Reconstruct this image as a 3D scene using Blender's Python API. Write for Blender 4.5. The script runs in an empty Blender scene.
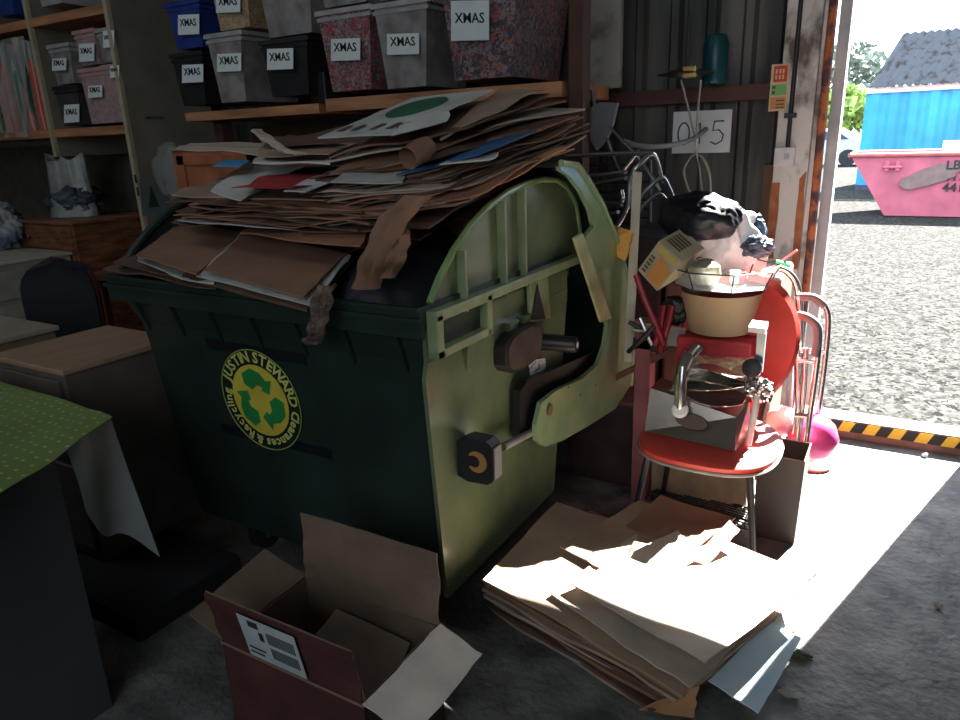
import bpy, bmesh, math, random
from mathutils import Vector, Matrix, noise
random.seed(7)
S = bpy.context.scene
COL = S.collection
PI = math.pi
# ------------------------------------------------------------------ camera
FPX = 710.0; CAMH = 1.65
_p = math.atan(FPX/2261.0); _r = math.radians(2.1); _y = math.radians(31)
Rz = Matrix.Rotation(_y, 3, 'Z')
CF = Rz @ Vector((0, math.cos(_p), -math.sin(_p)))
_R0 = Rz @ Vector((1, 0, 0)); _U0 = Rz @ Vector((0, math.sin(_p), math.cos(_p)))
CR = _R0*math.cos(_r) - _U0*math.sin(_r); CU = _R0*math.sin(_r) + _U0*math.cos(_r)
CC = Vector((0, 0, CAMH))
cam = bpy.data.cameras.new('camera'); co = bpy.data.objects.new('camera', cam); COL.objects.link(co)
cam.sensor_width = 36; cam.lens = FPX/960*36; cam.clip_start = .05; cam.clip_end = 400
M4 = Matrix((CR, CU, -CF)).transposed().to_4x4(); M4.translation = CC
co.matrix_world = M4; S.camera = co
# ------------------------------------------------------------------ light
w = bpy.data.worlds.new('sky'); S.world = w; w.use_nodes = True
bg = w.node_tree.nodes['Background']; bg.inputs[0].default_value = (.70, .85, 1.0, 1); bg.inputs[1].default_value = 5.0
SUND = Vector((.28, .96, .90)).normalized()
sl = bpy.data.lights.new('sun', 'SUN'); sl.energy = 90; sl.angle = .009; sl.color = (1, .97, .92)
so = bpy.data.objects.new('sun', sl); COL.objects.link(so); so.rotation_euler = SUND.to_track_quat('Z', 'Y').to_euler()
def area(name, loc, tgt, sx_, sy_, en, col):
    a_ = bpy.data.lights.new(name, 'AREA'); a_.shape = 'RECTANGLE'; a_.size = sx_; a_.size_y = sy_; a_.energy = en; a_.color = col
    o_ = bpy.data.objects.new(name, a_); COL.objects.link(o_); o_.location = loc; o_.rotation_euler = (Vector(loc)-Vector(tgt)).to_track_quat('Z', 'Y').to_euler()
area('fill_behind', (-.3, -3.2, 2.6), (-2.2, 4, 1.6), 4.0, 2.6, 100, (.84, .93, 1))  # added soft fill for ambient light from behind the camera
area('fill_overhead', (-4.5, .8, 4.15), (-4.6, 2.2, 0), 3.0, 1.4, 30, (.85, .93, 1))  # added overhead fill for the left side, the ceiling has no opening
vs = S.view_settings; vs.view_transform = 'Standard'; vs.look = 'None'; vs.exposure = 0.0; vs.gamma = 1; vs.use_curve_mapping = False
S.cycles.max_bounces = 8

# ------------------------------------------------------------------ placement helpers
def ray(x, y): return CF + CR*((x-480)/FPX) + CU*((360-y)/FPX)
def AY(x, y, v): d = ray(x, y); return CC + d*(v/d.y)
def AX(x, y, v): d = ray(x, y); return CC + d*(v/d.x)
def AZ(x, y, v=0.): d = ray(x, y); return CC + d*((v-CAMH)/d.z)
def V(*a): return Vector(a)

# ------------------------------------------------------------------ materials
MC = {}
def mat(name, col, rough=.6, metal=0, var=.12, scale=8., bump=.0, alpha=1, trans=0, spec=.5, col2=None, thr=(.42,.62), stretch=(1,1,1), coat=0, ior=1.45):
    if name in MC: return MC[name]
    m = bpy.data.materials.new(name); m.use_nodes = True; nt = m.node_tree; N = nt.nodes; L = nt.links
    b = N['Principled BSDF']
    tc = N.new('ShaderNodeTexCoord'); mp = N.new('ShaderNodeMapping'); mp.inputs['Scale'].default_value = stretch
    L.new(tc.outputs['Object'], mp.inputs['Vector'])
    nz = N.new('ShaderNodeTexNoise'); nz.inputs['Scale'].default_value = scale; nz.inputs['Detail'].default_value = 5
    L.new(mp.outputs[0], nz.inputs['Vector'])
    cr = N.new('ShaderNodeValToRGB'); e = cr.color_ramp.elements
    c2 = col2 or tuple(max(0, c*(1-var*2)) for c in col)
    e[0].position = thr[0] if col2 else .3; e[1].position = thr[1] if col2 else .7
    e[0].color = (*c2, 1); e[1].color = (*(col if col2 else [min(1, c*(1+var)) for c in col]), 1)
    L.new(nz.outputs[0], cr.inputs[0]); L.new(cr.outputs[0], b.inputs['Base Color'])
    b.inputs['Roughness'].default_value = rough; b.inputs['Metallic'].default_value = metal
    b.inputs['Alpha'].default_value = alpha; b.inputs['Transmission Weight'].default_value = trans
    b.inputs['Specular IOR Level'].default_value = spec; b.inputs['Coat Weight'].default_value = coat; b.inputs['IOR'].default_value = ior
    if bump:
        bp = N.new('ShaderNodeBump'); bp.inputs['Strength'].default_value = bump; bp.inputs['Distance'].default_value = .01
        n2 = N.new('ShaderNodeTexNoise'); n2.inputs['Scale'].default_value = scale*5; n2.inputs['Detail'].default_value = 6
        L.new(mp.outputs[0], n2.inputs['Vector']); L.new(n2.outputs[0], bp.inputs['Height']); L.new(bp.outputs[0], b.inputs['Normal'])
    MC[name] = m; return m
def speckle(name, cols, scale=30, rough=.7, stretch=(1,1,1), spec=.4):
    """several clear colours in cells (jumbled contents, wrapping paper)"""
    if name in MC: return MC[name]
    m = bpy.data.materials.new(name); m.use_nodes = True; nt = m.node_tree; N = nt.nodes; L = nt.links; b = N['Principled BSDF']
    tc = N.new('ShaderNodeTexCoord'); mp = N.new('ShaderNodeMapping'); mp.inputs['Scale'].default_value = stretch
    nz = N.new('ShaderNodeTexNoise'); nz.inputs['Scale'].default_value = scale*.6; ad = N.new('ShaderNodeMixRGB'); ad.blend_type = 'ADD'; ad.inputs[0].default_value = .12
    vo = N.new('ShaderNodeTexVoronoi'); vo.inputs['Scale'].default_value = scale; sp = N.new('ShaderNodeSeparateColor'); cr = N.new('ShaderNodeValToRGB')
    L.new(tc.outputs['Object'], mp.inputs[0]); L.new(mp.outputs[0], nz.inputs[0]); L.new(mp.outputs[0], ad.inputs[1]); L.new(nz.outputs[1], ad.inputs[2])
    L.new(ad.outputs[0], vo.inputs['Vector']); L.new(vo.outputs['Color'], sp.inputs[0]); L.new(sp.outputs[0], cr.inputs[0])
    cr.color_ramp.interpolation = 'CONSTANT'; e = cr.color_ramp.elements
    while len(e) < len(cols): e.new(.5)
    for i, c in enumerate(cols): e[i].position = i/len(cols); e[i].color = (*c, 1)
    L.new(cr.outputs[0], b.inputs['Base Color']); b.inputs['Roughness'].default_value = rough; b.inputs['Specular IOR Level'].default_value = spec
    MC[name] = m; return m

# ------------------------------------------------------------------ mesh helpers
class MB:
    def __init__(s): s.bm = bmesh.new()
    def box(s, a, b, bev=0, rot=None, piv=None):
        a = Vector(a); b = Vector(b); c = (a+b)/2; d = b-a
        r = bmesh.ops.create_cube(s.bm, size=1.0); vs_ = r['verts']
        for v in vs_: v.co = Vector((v.co.x*d.x, v.co.y*d.y, v.co.z*d.z)) + c
        if bev:
            es = list({e for v in vs_ for e in v.link_edges})
            rr = bmesh.ops.bevel(s.bm, geom=es, offset=bev, segments=2, affect='EDGES', profile=.5)
            vs_ = list({v for f in rr['faces'] for v in f.verts} | {v for v in vs_ if v.is_valid})
        if rot is not None:
            p = Vector(piv) if piv is not None else c
            for v in vs_: v.co = rot @ (v.co-p) + p
        return s
    def hexa(s, bot, top):
        vb = [s.bm.verts.new(p) for p in bot]; vt = [s.bm.verts.new(p) for p in top]; n = len(vb)
        s.bm.faces.new(list(reversed(vb))); s.bm.faces.new(vt)
        for i in range(n): s.bm.faces.new((vb[i], vb[(i+1) % n], vt[(i+1) % n], vt[i]))
        return s
    def prism(s, pts, ext):
        """outline pts (3D) extruded by vector ext"""
        ext = Vector(ext); return s.hexa([Vector(p) for p in pts], [Vector(p)+ext for p in pts])
    def tube(s, pts, r, seg=8, closed=False, r2=None):
        pts = [Vector(p) for p in pts]; n = len(pts); rings = []; prev = None
        for i, p in enumerate(pts):
            if closed: t = pts[(i+1) % n]-pts[i-1]
            else: t = pts[min(i+1, n-1)]-pts[max(i-1, 0)]
            t.normalize()
            if prev is None:
                u = t.orthogonal().normalized()
            else:
                u = prev - t*prev.dot(t); u = u.normalized() if u.length > 1e-6 else t.orthogonal().normalized()
            prev = u; v = t.cross(u); rr = r if r2 is None else r+(r2-r)*i/(n-1)
            rings.append([s.bm.verts.new(p+(u*math.cos(a)+v*math.sin(a))*rr) for a in [2*PI*k/seg for k in range(seg)]])
        m = n if closed else n-1
        for i in range(m):
            A = rings[i]; B = rings[(i+1) % n]
            for k in range(seg): s.bm.faces.new((A[k], A[(k+1) % seg], B[(k+1) % seg], B[k]))
        if not closed: s.bm.faces.new(list(reversed(rings[0]))); s.bm.faces.new(rings[-1])
        return s
    def lathe(s, prof, c, seg=24, axis=None, caps=True):
        c = Vector(c); ax = Vector(axis).normalized() if axis is not None else Vector((0, 0, 1))
        u = ax.orthogonal().normalized(); v = ax.cross(u); rings = []
        for r, h in prof: rings.append([s.bm.verts.new(c+ax*h+(u*math.cos(2*PI*k/seg)+v*math.sin(2*PI*k/seg))*r) for k in range(seg)])
        for A, B in zip(rings, rings[1:]):
            for k in range(seg): s.bm.faces.new((A[k], A[(k+1) % seg], B[(k+1) % seg], B[k]))
        if caps: s.bm.faces.new(list(reversed(rings[0]))); s.bm.faces.new(rings[-1])
        return s
    def blob(s, c, r, amp=.2, fr=2., seed=0, sub=4, zmin=None):
        res = bmesh.ops.create_icosphere(s.bm, subdivisions=sub, radius=1)
        c = Vector(c); r = Vector(r)
        for v in res['verts']:
            d = v.co.copy(); q = d*fr+Vector((seed*3.1, seed, seed*.7))
            k = 1+amp*noise.noise(q)+amp*.5*abs(noise.noise(q*2.3))+amp*.15*noise.noise(q*5)
            v.co = Vector((d.x*r.x*k, d.y*r.y*k, d.z*r.z*k))+c
            if zmin is not None: v.co.z = max(v.co.z, zmin)
        return s
    def sheet(s, c4, th=.006, n=8, wave=.006, seed=0, bow=0.):
        a, b, c, d = [Vector(p) for p in c4]; nn = (b-a).cross(d-a).normalized()
        if nn.z < 0: nn = -nn
        T = []; B = []
        for i in range(n+1):
            T.append([]); B.append([])
            for j in range(n+1):
                u = i/n; v = j/n; p = a*(1-u)*(1-v)+b*u*(1-v)+c*u*v+d*(1-u)*v
                p = p+nn*(wave*noise.noise(p*4+Vector((seed*1.7, seed, 0)))*2 + bow*4*u*(1-u))
                e = .006*noise.noise(p*25+Vector((seed, 0, seed)))
                if i in (0, n) or j in (0, n): p = p+Vector((e, e, 0))
                T[-1].append(s.bm.verts.new(p+nn*th)); B[-1].append(s.bm.verts.new(p))
        for i in range(n):
            for j in range(n):
                s.bm.faces.new((T[i][j], T[i+1][j], T[i+1][j+1], T[i][j+1])); s.bm.faces.new((B[i][j], B[i][j+1], B[i+1][j+1], B[i+1][j]))
            s.bm.faces.new((T[i][0], B[i][0], B[i+1][0], T[i+1][0])); s.bm.faces.new((T[i][n], T[i+1][n], B[i+1][n], B[i][n]))
            s.bm.faces.new((T[0][i], T[0][i+1], B[0][i+1], B[0][i])); s.bm.faces.new((T[n][i], B[n][i], B[n][i+1], T[n][i+1]))
        return s
    def grid(s, fn, nu, nv, th=.002):
        T = [[Vector(fn(i/nu, j/nv)) for j in range(nv+1)] for i in range(nu+1)]
        def nrm(i, j):
            a = T[min(i+1, nu)][j]-T[max(i-1, 0)][j]; b = T[i][min(j+1, nv)]-T[i][max(j-1, 0)]; q = a.cross(b)
            return q.normalized() if q.length > 1e-9 else Vector((0, 0, 1))
        A = [[s.bm.verts.new(T[i][j]) for j in range(nv+1)] for i in range(nu+1)]
        B = [[s.bm.verts.new(T[i][j]-nrm(i, j)*th) for j in range(nv+1)] for i in range(nu+1)]
        for i in range(nu):
            for j in range(nv):
                s.bm.faces.new((A[i][j], A[i+1][j], A[i+1][j+1], A[i][j+1])); s.bm.faces.new((B[i][j], B[i][j+1], B[i+1][j+1], B[i+1][j]))
            s.bm.faces.new((A[i][0], B[i][0], B[i+1][0], A[i+1][0])); s.bm.faces.new((A[i][nv], A[i+1][nv], B[i+1][nv], B[i][nv]))
        for j in range(nv):
            s.bm.faces.new((A[0][j], A[0][j+1], B[0][j+1], B[0][j])); s.bm.faces.new((A[nu][j], B[nu][j], B[nu][j+1], A[nu][j+1]))
        return s
    def text(s, txt, size, o, ux, uy, th=.001, align='CENTER', bold=.0):
        """letters standing in the plane (ux, uy) at o"""
        cu = bpy.data.curves.new('t', 'FONT'); cu.body = txt; cu.size = size; cu.align_x = align; cu.align_y = 'CENTER'; cu.extrude = th; cu.offset = bold; cu.resolution_u = 2
        ob = bpy.data.objects.new('t', cu); COL.objects.link(ob); dg = bpy.context.evaluated_depsgraph_get(); dg.update()
        me = bpy.data.meshes.new_from_object(ob.evaluated_get(dg)); ux = Vector(ux).normalized(); uy = Vector(uy).normalized(); uz = ux.cross(uy)
        m = Matrix((ux, uy, uz)).transposed().to_4x4(); m.translation = Vector(o); me.transform(m); s.bm.from_mesh(me)
        bpy.data.objects.remove(ob); bpy.data.meshes.remove(me); bpy.data.curves.remove(cu); return s
    def build(s, name, m, parent=None, smooth=False):
        bm = s.bm; bmesh.ops.recalc_face_normals(bm, faces=bm.faces)
        co_ = [v.co for v in bm.verts]
        lo = Vector([min(c[i] for c in co_) for i in range(3)]); hi = Vector([max(c[i] for c in co_) for i in range(3)])
        o = Vector(((lo.x+hi.x)/2, (lo.y+hi.y)/2, lo.z))
        for v in bm.verts: v.co -= o
        me = bpy.data.meshes.new(name); bm.to_mesh(me); bm.free()
        if smooth:
            me.polygons.foreach_set('use_smooth', [True]*len(me.polygons))
            me.set_sharp_from_angle(angle=math.radians(40))
        me.materials.append(m); ob = bpy.data.objects.new(name, me); COL.objects.link(ob)
        if parent is not None: ob.parent = parent; ob.location = o-WL[parent.name]
        else: ob.location = o
        WL[ob.name] = o; return ob
WL = {}
def thing(name, label, cat, loc, group=None):
    o = bpy.data.objects.new(name, None); COL.objects.link(o); o.empty_display_size = .05; o.location = loc; WL[o.name] = Vector(loc)
    return tag(o, label, cat, group)
def tag(o, label, cat=None, group=None, kind=None):
    if label: o['label'] = label
    if cat: o['category'] = cat
    if group: o['group'] = group
    if kind: o['kind'] = kind
    return o
def struct(o, label=None):
    o['kind'] = 'structure'
    if label: o['label'] = label
    return o
def box(name, a, b, m, parent=None, bev=.003): return MB().box(a, b, bev).build(name, m, parent)

# ================================================================== SETTING
conc = mat('concrete', (.155, .155, .15), .6, var=.3, scale=7, bump=.9)
WY = 4.35; CEIL = 4.2; XL = -9.; XR = 4.; YB = -3.5
struct(box('floor', (XL, YB, -.12), (XR, 4.24, 0), conc, bev=0))
gravel = speckle('gravel', [(.017,.017,.016), (.034,.033,.03), (.055,.053,.049), (.023,.022,.021), (.006,.006,.006), (.038,.036,.034)], 34, 1.0, spec=.03)
struct(box('ground', (-60, 4.23, -.13), (60, 160, .005), gravel, bev=0), 'pale stony yard outside the doorway')
corr = mat('corrugated_grey', (.115, .11, .10), .55, .2, var=.4, scale=2, stretch=(3, 1, .4))
def corrugated(x0, x1, z0, z1, y, pitch=.2, dep=.035, th=.004):
    m = MB(); xs = []; x = x0
    while x < x1-1e-6:
        for dx, o in ((0, 0), (.12, 0), (.14, dep), (.18, dep)):
            if x+dx*pitch/.2 <= x1: xs.append((x+dx*pitch/.2, o))
        x += pitch
    xs.append((x1, 0))
    return m.prism([(a, y-o, z0) for a, o in xs]+[(a, y-o+th, z0) for a, o in reversed(xs)], (0, 0, z1-z0))
struct(corrugated(XL, -.62, 0, CEIL, WY).build('wall_back', corr), 'dark grey corrugated metal wall behind the junk')
struct(corrugated(.50, XR, 0, CEIL, WY).build('wall_right', corr), 'corrugated wall on the far side of the doorway')
struct(box('trim_header', (-.64, WY-.04, 2.74), (.52, WY+.02, CEIL), corr), 'wall panel above the doorway')
blk = mat('blockwork', (.30, .30, .28), .9, var=.2, scale=3)
struct(box('wall_left', (XL-.1, YB, 0), (XL, WY, CEIL), blk, bev=0)); struct(box('wall_far_right', (XR, YB, 0), (XR+.1, WY, CEIL), blk, bev=0))
struct(box('wall_front', (XL, YB-.1, 0), (XR, YB, CEIL), blk, bev=0))
struct(box('ceiling', (XL, YB, CEIL), (XR, WY+.02, CEIL+.1), mat('roof_sheet', (.3, .3, .3), .8), bev=0))
# girt on the wall
struct(box('trim_1', (-3.2, WY-.10, 1.79), (-.64, WY-.04, 1.87), mat('rust_brown', (.10, .045, .035), .7)), 'dark red-brown steel rail crossing the corrugated wall')
# post with peeling paint
paint = mat('peeling_paint', (.60, .60, .55), .8, col2=(.13, .11, .09), scale=7, thr=(.36, .5), bump=.5, stretch=(1, 1, .6))
post = struct(MB().box((-.64, WY-.16, 0), (-.47, WY+.06, CEIL), .004).box((-.47, WY-.12, 0), (-.435, WY+.06, CEIL), .002).build('trim_2', paint), 'grimy white painted post at the left of the doorway')
rust = mat('rust_orange', (.45, .14, .05), .85, col2=(.09, .05, .05), scale=11, thr=(.44, .56), bump=.4)
struct(MB().tube([(-.425, WY-.14, 0), (-.422, WY-.14, 1), (-.43, WY-.14, 2), (-.425, WY-.14, 4.1)], .021, 10).build('trim_3', rust, smooth=True), 'rusty orange pipe running up the doorway edge')
struct(box('trim_4', (-.405, WY-.06, 0), (-.35, WY+.06, 3.3), mat('pale_grey_frame', (.42, .44, .45), .6)), 'pale grey door frame edge')
struct(MB().sheet([(-.645, WY-.165, .95), (-.645, WY-.165, 1.36), (-.60, WY-.165, 1.36), (-.60, WY-.165, .95)], .01, 6, .002).build('trim_5', mat('orange_board', (.36, .13, .055), .85, var=.3, scale=12)), 'orange rusted plate low on the post')
struct(box('trim_6', (-.70, WY-.10, 0), (-.648, WY-.05, 1.45), mat('brown_wood_strip', (.14, .075, .04), .8)), 'brown upright batten beside the post')
struct(MB().sheet([(-.505, WY-.166, .9), (-.505, WY-.166, 1.38), (-.475, WY-.166, 1.42), (-.47, WY-.166, .9)], .008, 6, .002).build('trim_9', MC['orange_board']), 'orange rust streak plate at the post edge')
# door sill with hazard stripes
haz_y = mat('hazard_yellow', (.85, .50, .04), .7, var=.15); haz_b = mat('hazard_black', (.02, .02, .02), .7)
sill = box('trim_7', (-.42, 4.10, -.02), (3.9, 4.24, .095), mat('sill_steel', (.26, .12, .10), .75, col2=(.16, .09, .07), scale=12), bev=.002); struct(sill, 'raised rusty steel door sill')
for k in range(14):
    x = -.42+k*.105*1.15
    for o_, nm, mm_ in ((0, 'yellow_stripe', haz_y), (.06, 'black_stripe', haz_b)):
        MB().prism([(x+o_, 4.099, .038), (x+o_+.06, 4.099, .038), (x+o_+.085, 4.099, .094), (x+o_+.025, 4.099, .094)], (0, -.003, 0)).build(nm, mm_, sill)
struct(box('trim_8', (-.42, 4.102, .095), (3.9, 4.25, .101), mat('sill_pink', (.42, .26, .23), .8)), 'faded pinkish top of the door sill')

# ================================================================== OUTSIDE
blue = mat('container_blue', (.02, .30, .62), .5, var=.15, scale=1.2)
cont = thing('shipping_container', 'bright blue corrugated container with a grey sheet roof, across the yard', 'container', (3, 22, 0))
CY = 21.0
m = MB().box((-1.2, CY+.05, .12), (9, CY+2.6, 2.35)); x = -1.2
while x < 8.9:
    m.hexa([(x+.05, CY+.05, .14), (x+.37, CY+.05, .14), (x+.29, CY-.0, .14), (x+.13, CY-.0, .14)], [(x+.05, CY+.05, 2.35), (x+.37, CY+.05, 2.35), (x+.29, CY-.0, 2.35), (x+.13, CY-.0, 2.35)]); x += .42
m.build('body', blue, cont)
MB().box((-1.22, CY-.04, 2.33), (9, CY+.06, 2.47)).build('top_rail', mat('rail_grey', (.55, .55, .5), .6), cont)
MB().box((-1.2, CY-.02, 0), (9, CY+.05, .14)).build('bottom_rail', mat('rail_dark', (.03, .05, .08), .6), cont)
m = MB(); pts = []; x = -1.15; i = 0
while x < 9: pts.append((x, .05 if i % 2 else 0)); x += .085; i += 1
def rf(o, d): return [(x+d*.55, CY-.12+d*1.05, 2.46+h+o+d*1.25) for x, h in pts]
A = [m.bm.verts.new(p) for p in rf(0, 0)]; B = [m.bm.verts.new(p) for p in rf(0, 1)]; A2 = [m.bm.verts.new(p) for p in rf(-.02, 0)]; B2 = [m.bm.verts.new(p) for p in rf(-.02, 1)]
for i in range(len(A)-1):
    m.bm.faces.new((A[i], A[i+1], B[i+1], B[i])); m.bm.faces.new((A2[i], B2[i], B2[i+1], A2[i+1])); m.bm.faces.new((A[i], A2[i], A2[i+1], A[i+1]))
m.build('roof', mat('roof_asbestos', (.07, .078, .09), .95, col2=(.03, .022, .02), scale=6, thr=(.33, .5)), cont)
# skip
pink = mat('skip_pink', (.50, .12, .18), .65, var=.12, scale=3)
SY = 15.1
sk = thing('waste_skip', 'pink metal waste skip standing in front of the blue container', 'skip', (1.5, SY+.6, 0))
def skp(xl0, xl1, y0, y1, o=0): return [(xl0, y0, .02+o), (4-abs(xl0), y0, .02+o), (4-abs(xl0), y1, .02+o), (xl0, y1, .02+o)], [(xl1, y0-.08, 1.06), (4, y0-.08, 1.06), (4, y1+.08, 1.06), (xl1, y1+.08, 1.06)]
m = MB(); b_, t_ = skp(-.34, -.97, SY, SY+1.3); m.hexa(b_, t_); m.build('shell', pink, sk)
MB().tube([(-1.0, SY-.1, 1.09), (4.02, SY-.1, 1.09)], .04, 8).tube([(-1.0, SY-.1, 1.09), (-1.0, SY+1.4, 1.09)], .04, 8).tube([(-1.0, SY+1.4, 1.09), (4, SY+1.4, 1.09)], .04, 8).build('rim', mat('skip_rim', (.45, .12, .12), .7), sk)
MB().box((-.42, SY-.13, .82), (-.36, SY-.03, .98)).box((-.25, SY-.13, .82), (-.19, SY-.03, .98)).tube([(-.45, SY-.12, .88), (-.16, SY-.12, .88)], .025).build('lug', pink, sk)
def fan(m, c, rx, rz, y, n=20, am=.25, rotz=0):
    P = []
    for k in range(n):
        a = 2*PI*k/n; r = 1+am*noise.noise(Vector((math.cos(a)*2, math.sin(a)*2, 3))); q = Vector((rx*math.cos(a)*r, rz*math.sin(a)*r)); P.append((c[0]+q.x*math.cos(rotz)-q.y*math.sin(rotz), y, c[1]+q.x*math.sin(rotz)+q.y*math.cos(rotz)))
    return m.prism(P, (0, .01, 0))
fan(MB(), (.30, .73), .50, .15, SY-.055-.04, rotz=.35, am=.3).build('paint_patch', mat('grey_patch', (.20, .13, .13), .8), sk)
tx = MB()
for i, t in enumerate(('LB S', '0176', '4417')): tx.text(t, .21, (.50, SY-.095+i*.018, .90-i*.19), (1, 0, .0), (0, .07, 1), .004, 'LEFT', .004)
tx.build('stencil_lettering', mat('stencil_black', (.03, .02, .03), .8), sk)
tag(MB().sheet([(.42, SY+.25, .98), (1.4, SY+.25, .98), (1.4, SY+.3, 1.30), (.42, SY+.3, 1.30)], .03).build('white_board', mat('white_board', (.8, .8, .8), .6)), 'white board standing up inside the pink skip', 'board')
# trees, cars
leafm = [mat('leaf_a', (.30, .42, .10), .8, var=.4, scale=2), mat('leaf_b', (.13, .19, .12), .85, var=.4, scale=2), mat('leaf_c', (.17, .2, .16), .9, var=.3, scale=2)]
def tree(x, y, h, r, mt, lab, seed):
    t = thing('tree', lab, 'tree', (x, y, 0)); m = MB(); rnd = random.Random(seed)
    for k in range(900 if h < 5 else 2600):
        d = Vector((rnd.gauss(0, 1), rnd.gauss(0, 1), rnd.gauss(0, 1))).normalized()*(.55+.45*rnd.random()); d = d*(1+.35*noise.noise(d*2.2+Vector((seed, 0, 0))))
        c = Vector((x+d.x*r, y+d.y*r, h*.62+d.z*h*.36)); s_ = .16+.22*rnd.random(); a = Vector((rnd.uniform(-1, 1), rnd.uniform(-1, 1), rnd.uniform(-1, 1)))*s_; b = Vector((rnd.uniform(-1, 1), rnd.uniform(-1, 1), rnd.uniform(-1, 1)))*s_
        m.bm.faces.new([m.bm.verts.new(c+q) for q in (a, b, -a, -b)])
    m.build('foliage', mt, t); MB().tube([(x, y, 0), (x+.1, y, h*.35), (x, y, h*.75)], .16, 8, r2=.05).build('trunk', mat('bark', (.08, .06, .05), .9), t)
tree(-3.9, 52, 3.9, 2.0, leafm[0], 'light green round tree seen past the door frame', 1)
tree(-7.2, 70, 8.2, 5.0, leafm[2], 'tall hazy tree furthest left beyond the yard', 2)
tree(4.0, 84, 8.4, 4.6, leafm[1], 'dark tree directly behind the blue container', 3)
def car(x, y, body, lab):
    t = thing('car', lab, 'car', (x, y, 0)); prof = [(-2, .3), (-2.05, .75), (-1.9, .95), (-1.2, 1.0), (-.7, 1.42), (.9, 1.42), (1.5, 1.02), (2, .95), (2.05, .4)]
    MB().prism([(x+a, y-.85, b) for a, b in prof], (0, 1.7, 0)).build('body', mat(body[0], body[1], .25, coat=.6), t)
    gl = MB(); gl.prism([(x+a, y-.862, b) for a, b in [(-1.0, 1.04), (-.62, 1.36), (.85, 1.36), (1.3, 1.04)]], (0, .01, 0)); gl.build('window', mat('car_glass', (.05, .07, .09), .1), t)
    for wx in (-1.3, 1.3): MB().lathe([(.33, 0), (.33, .2)], (x+wx, y-.9, .33), 16, (0, 1, 0)).build('wheel', mat('tyre', (.02, .02, .02), .8), t)
car(-3.6, 34, ('car_silver', (.5, .52, .55)), 'silver car parked nearest, left beyond the blue container')
car(-5.8, 40, ('car_blue', (.15, .3, .55)), 'blue car parked behind the silver one')
car(-4.4, 45, ('car_white', (.7, .7, .7)), 'white car parked furthest away')

# ================================================================== SHELVING
pine = mat('shelf_pine', (.42, .19, .09), .65, var=.25, scale=6, stretch=(.4, 3, 3)); olive = mat('olive_panel', (.20, .18, .135), .75, var=.15, scale=3)
cream = mat('cream_edge', (.42, .36, .24), .6); drk = mat('dark_void', (.02, .02, .02), .9)
SF = 3.28; SZ = AY(250, 110, SF).z
rk = thing('storage_rack', 'wooden shelf rack holding the row of storage boxes above the cardboard heap', 'shelf rack', (-2.8, SF+.4, 0))
x0 = AY(184, 110, SF).x; x1 = AY(318, 100, SF).x; x2 = AY(325, 100, SF).x; x3 = AY(562, 84, SF).x
def board(xa, xb, z, f=SF, dep=.62, par=None, h=.055): return MB().box((xa, f, z-h), (xb, f+dep, z), .003).build('shelf_board', pine, par)
b1 = board(x0, x1, SZ+.01, par=rk); b2 = board(x2, x3, SZ+.03, par=rk, h=.07)
red_up = mat('dark_upright', (.075, .032, .022), .75)
for xx, yy in ((x3+.01, SF+.05), ((x1+x2)/2, SF+.55), (x0+.12, SF+.12)): box('upright', (xx, yy, 0), (xx+.075, yy+.09, 3.2 if xx > -2 else 1.8), red_up, rk)
box('cross_rail', (x0, SF+.55, SZ-.2), (x3, SF+.58, SZ-.08), red_up, rk)
box('back_panel', (x0+.05, SF+.72, 0), (x3-.1, SF+.74, 3.4), mat('rack_back', (.05, .045, .04), .8), rk)
# left rack with tall olive side panels
PX = -4.78; PX2 = AY(18, 10, SF).x
lr = thing('shelving_unit', 'tall shelving unit with olive side panels and orange wooden shelves at the left', 'shelf rack', (-6, SF+.4, 0))
for xx, lab in ((PX, 'olive side panel with a small printed line and green tree picture'), (AY(48, 95, SF).x-.04, 'olive side panel between the two left bays')):
    p = MB().box((xx-.03, SF+.02, 0 if xx == PX else 1.62), (xx, SF+.74, 4.0)).build('side_panel', olive, lr); p['label'] = lab
    e = MB().box((xx-.034, SF-.01, .9*0+1.62 if xx != PX else 0), (xx+.004, SF+.02, 4.0)).build('front_edge', cream, lr)
pp = [o for o in lr.children][0]
sl_ = MB()
for z_ in (1.33, 1.42): sl_.box((PX+.004, SF-.014, z_), (PX-.012, SF-.008, z_+.06))
sl_.build('slot_bracket', drk, lr)
tq = AX(155, 118, PX+.002)
MB().text('MWY FXU27', .028, tq, (0, 1, 0), (0, 0, 1), .001).build('printed_line', drk, pp)
z_l = AY(100, 128, SF).z; z_t = AY(80, 0, SF).z+.03
for z_ in (z_l+.01, AY(30, 20, SF).z+.01):
    MB().box((-8.2, SF, z_-.06), (PX-.035, SF+.6, z_), .003).build('shelf_board', pine, lr)
box('back_panel', (-8.2, SF+.75, 0), (PX-.04, SF+.77, 4.0), mat('rack_back2', (.13, .12, .09), .8), lr)
tag(MB().prism([(PX+.004, 3.38+a*.9, 1.33+b*.9) for a, b in [(-.13, -.16), (.10, -.16), (.12, .12), (-.1, .13)]], (.004, 0, 0)).build('printed_bag', mat('blue_grey_bag', (.17, .19, .19), .5)), 'grey bag with a dark green tree print against the olive panel', 'bag')
t_ = bpy.data.objects['printed_bag']
MB().prism([(PX+.0085, 3.37+a, 1.24+b) for a, b in [(-.045, 0), (.045, 0), (0, .16)]], (.002, 0, 0)).build('tree_print', mat('print_green', (.02, .06, .03), .6), t_)

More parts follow.
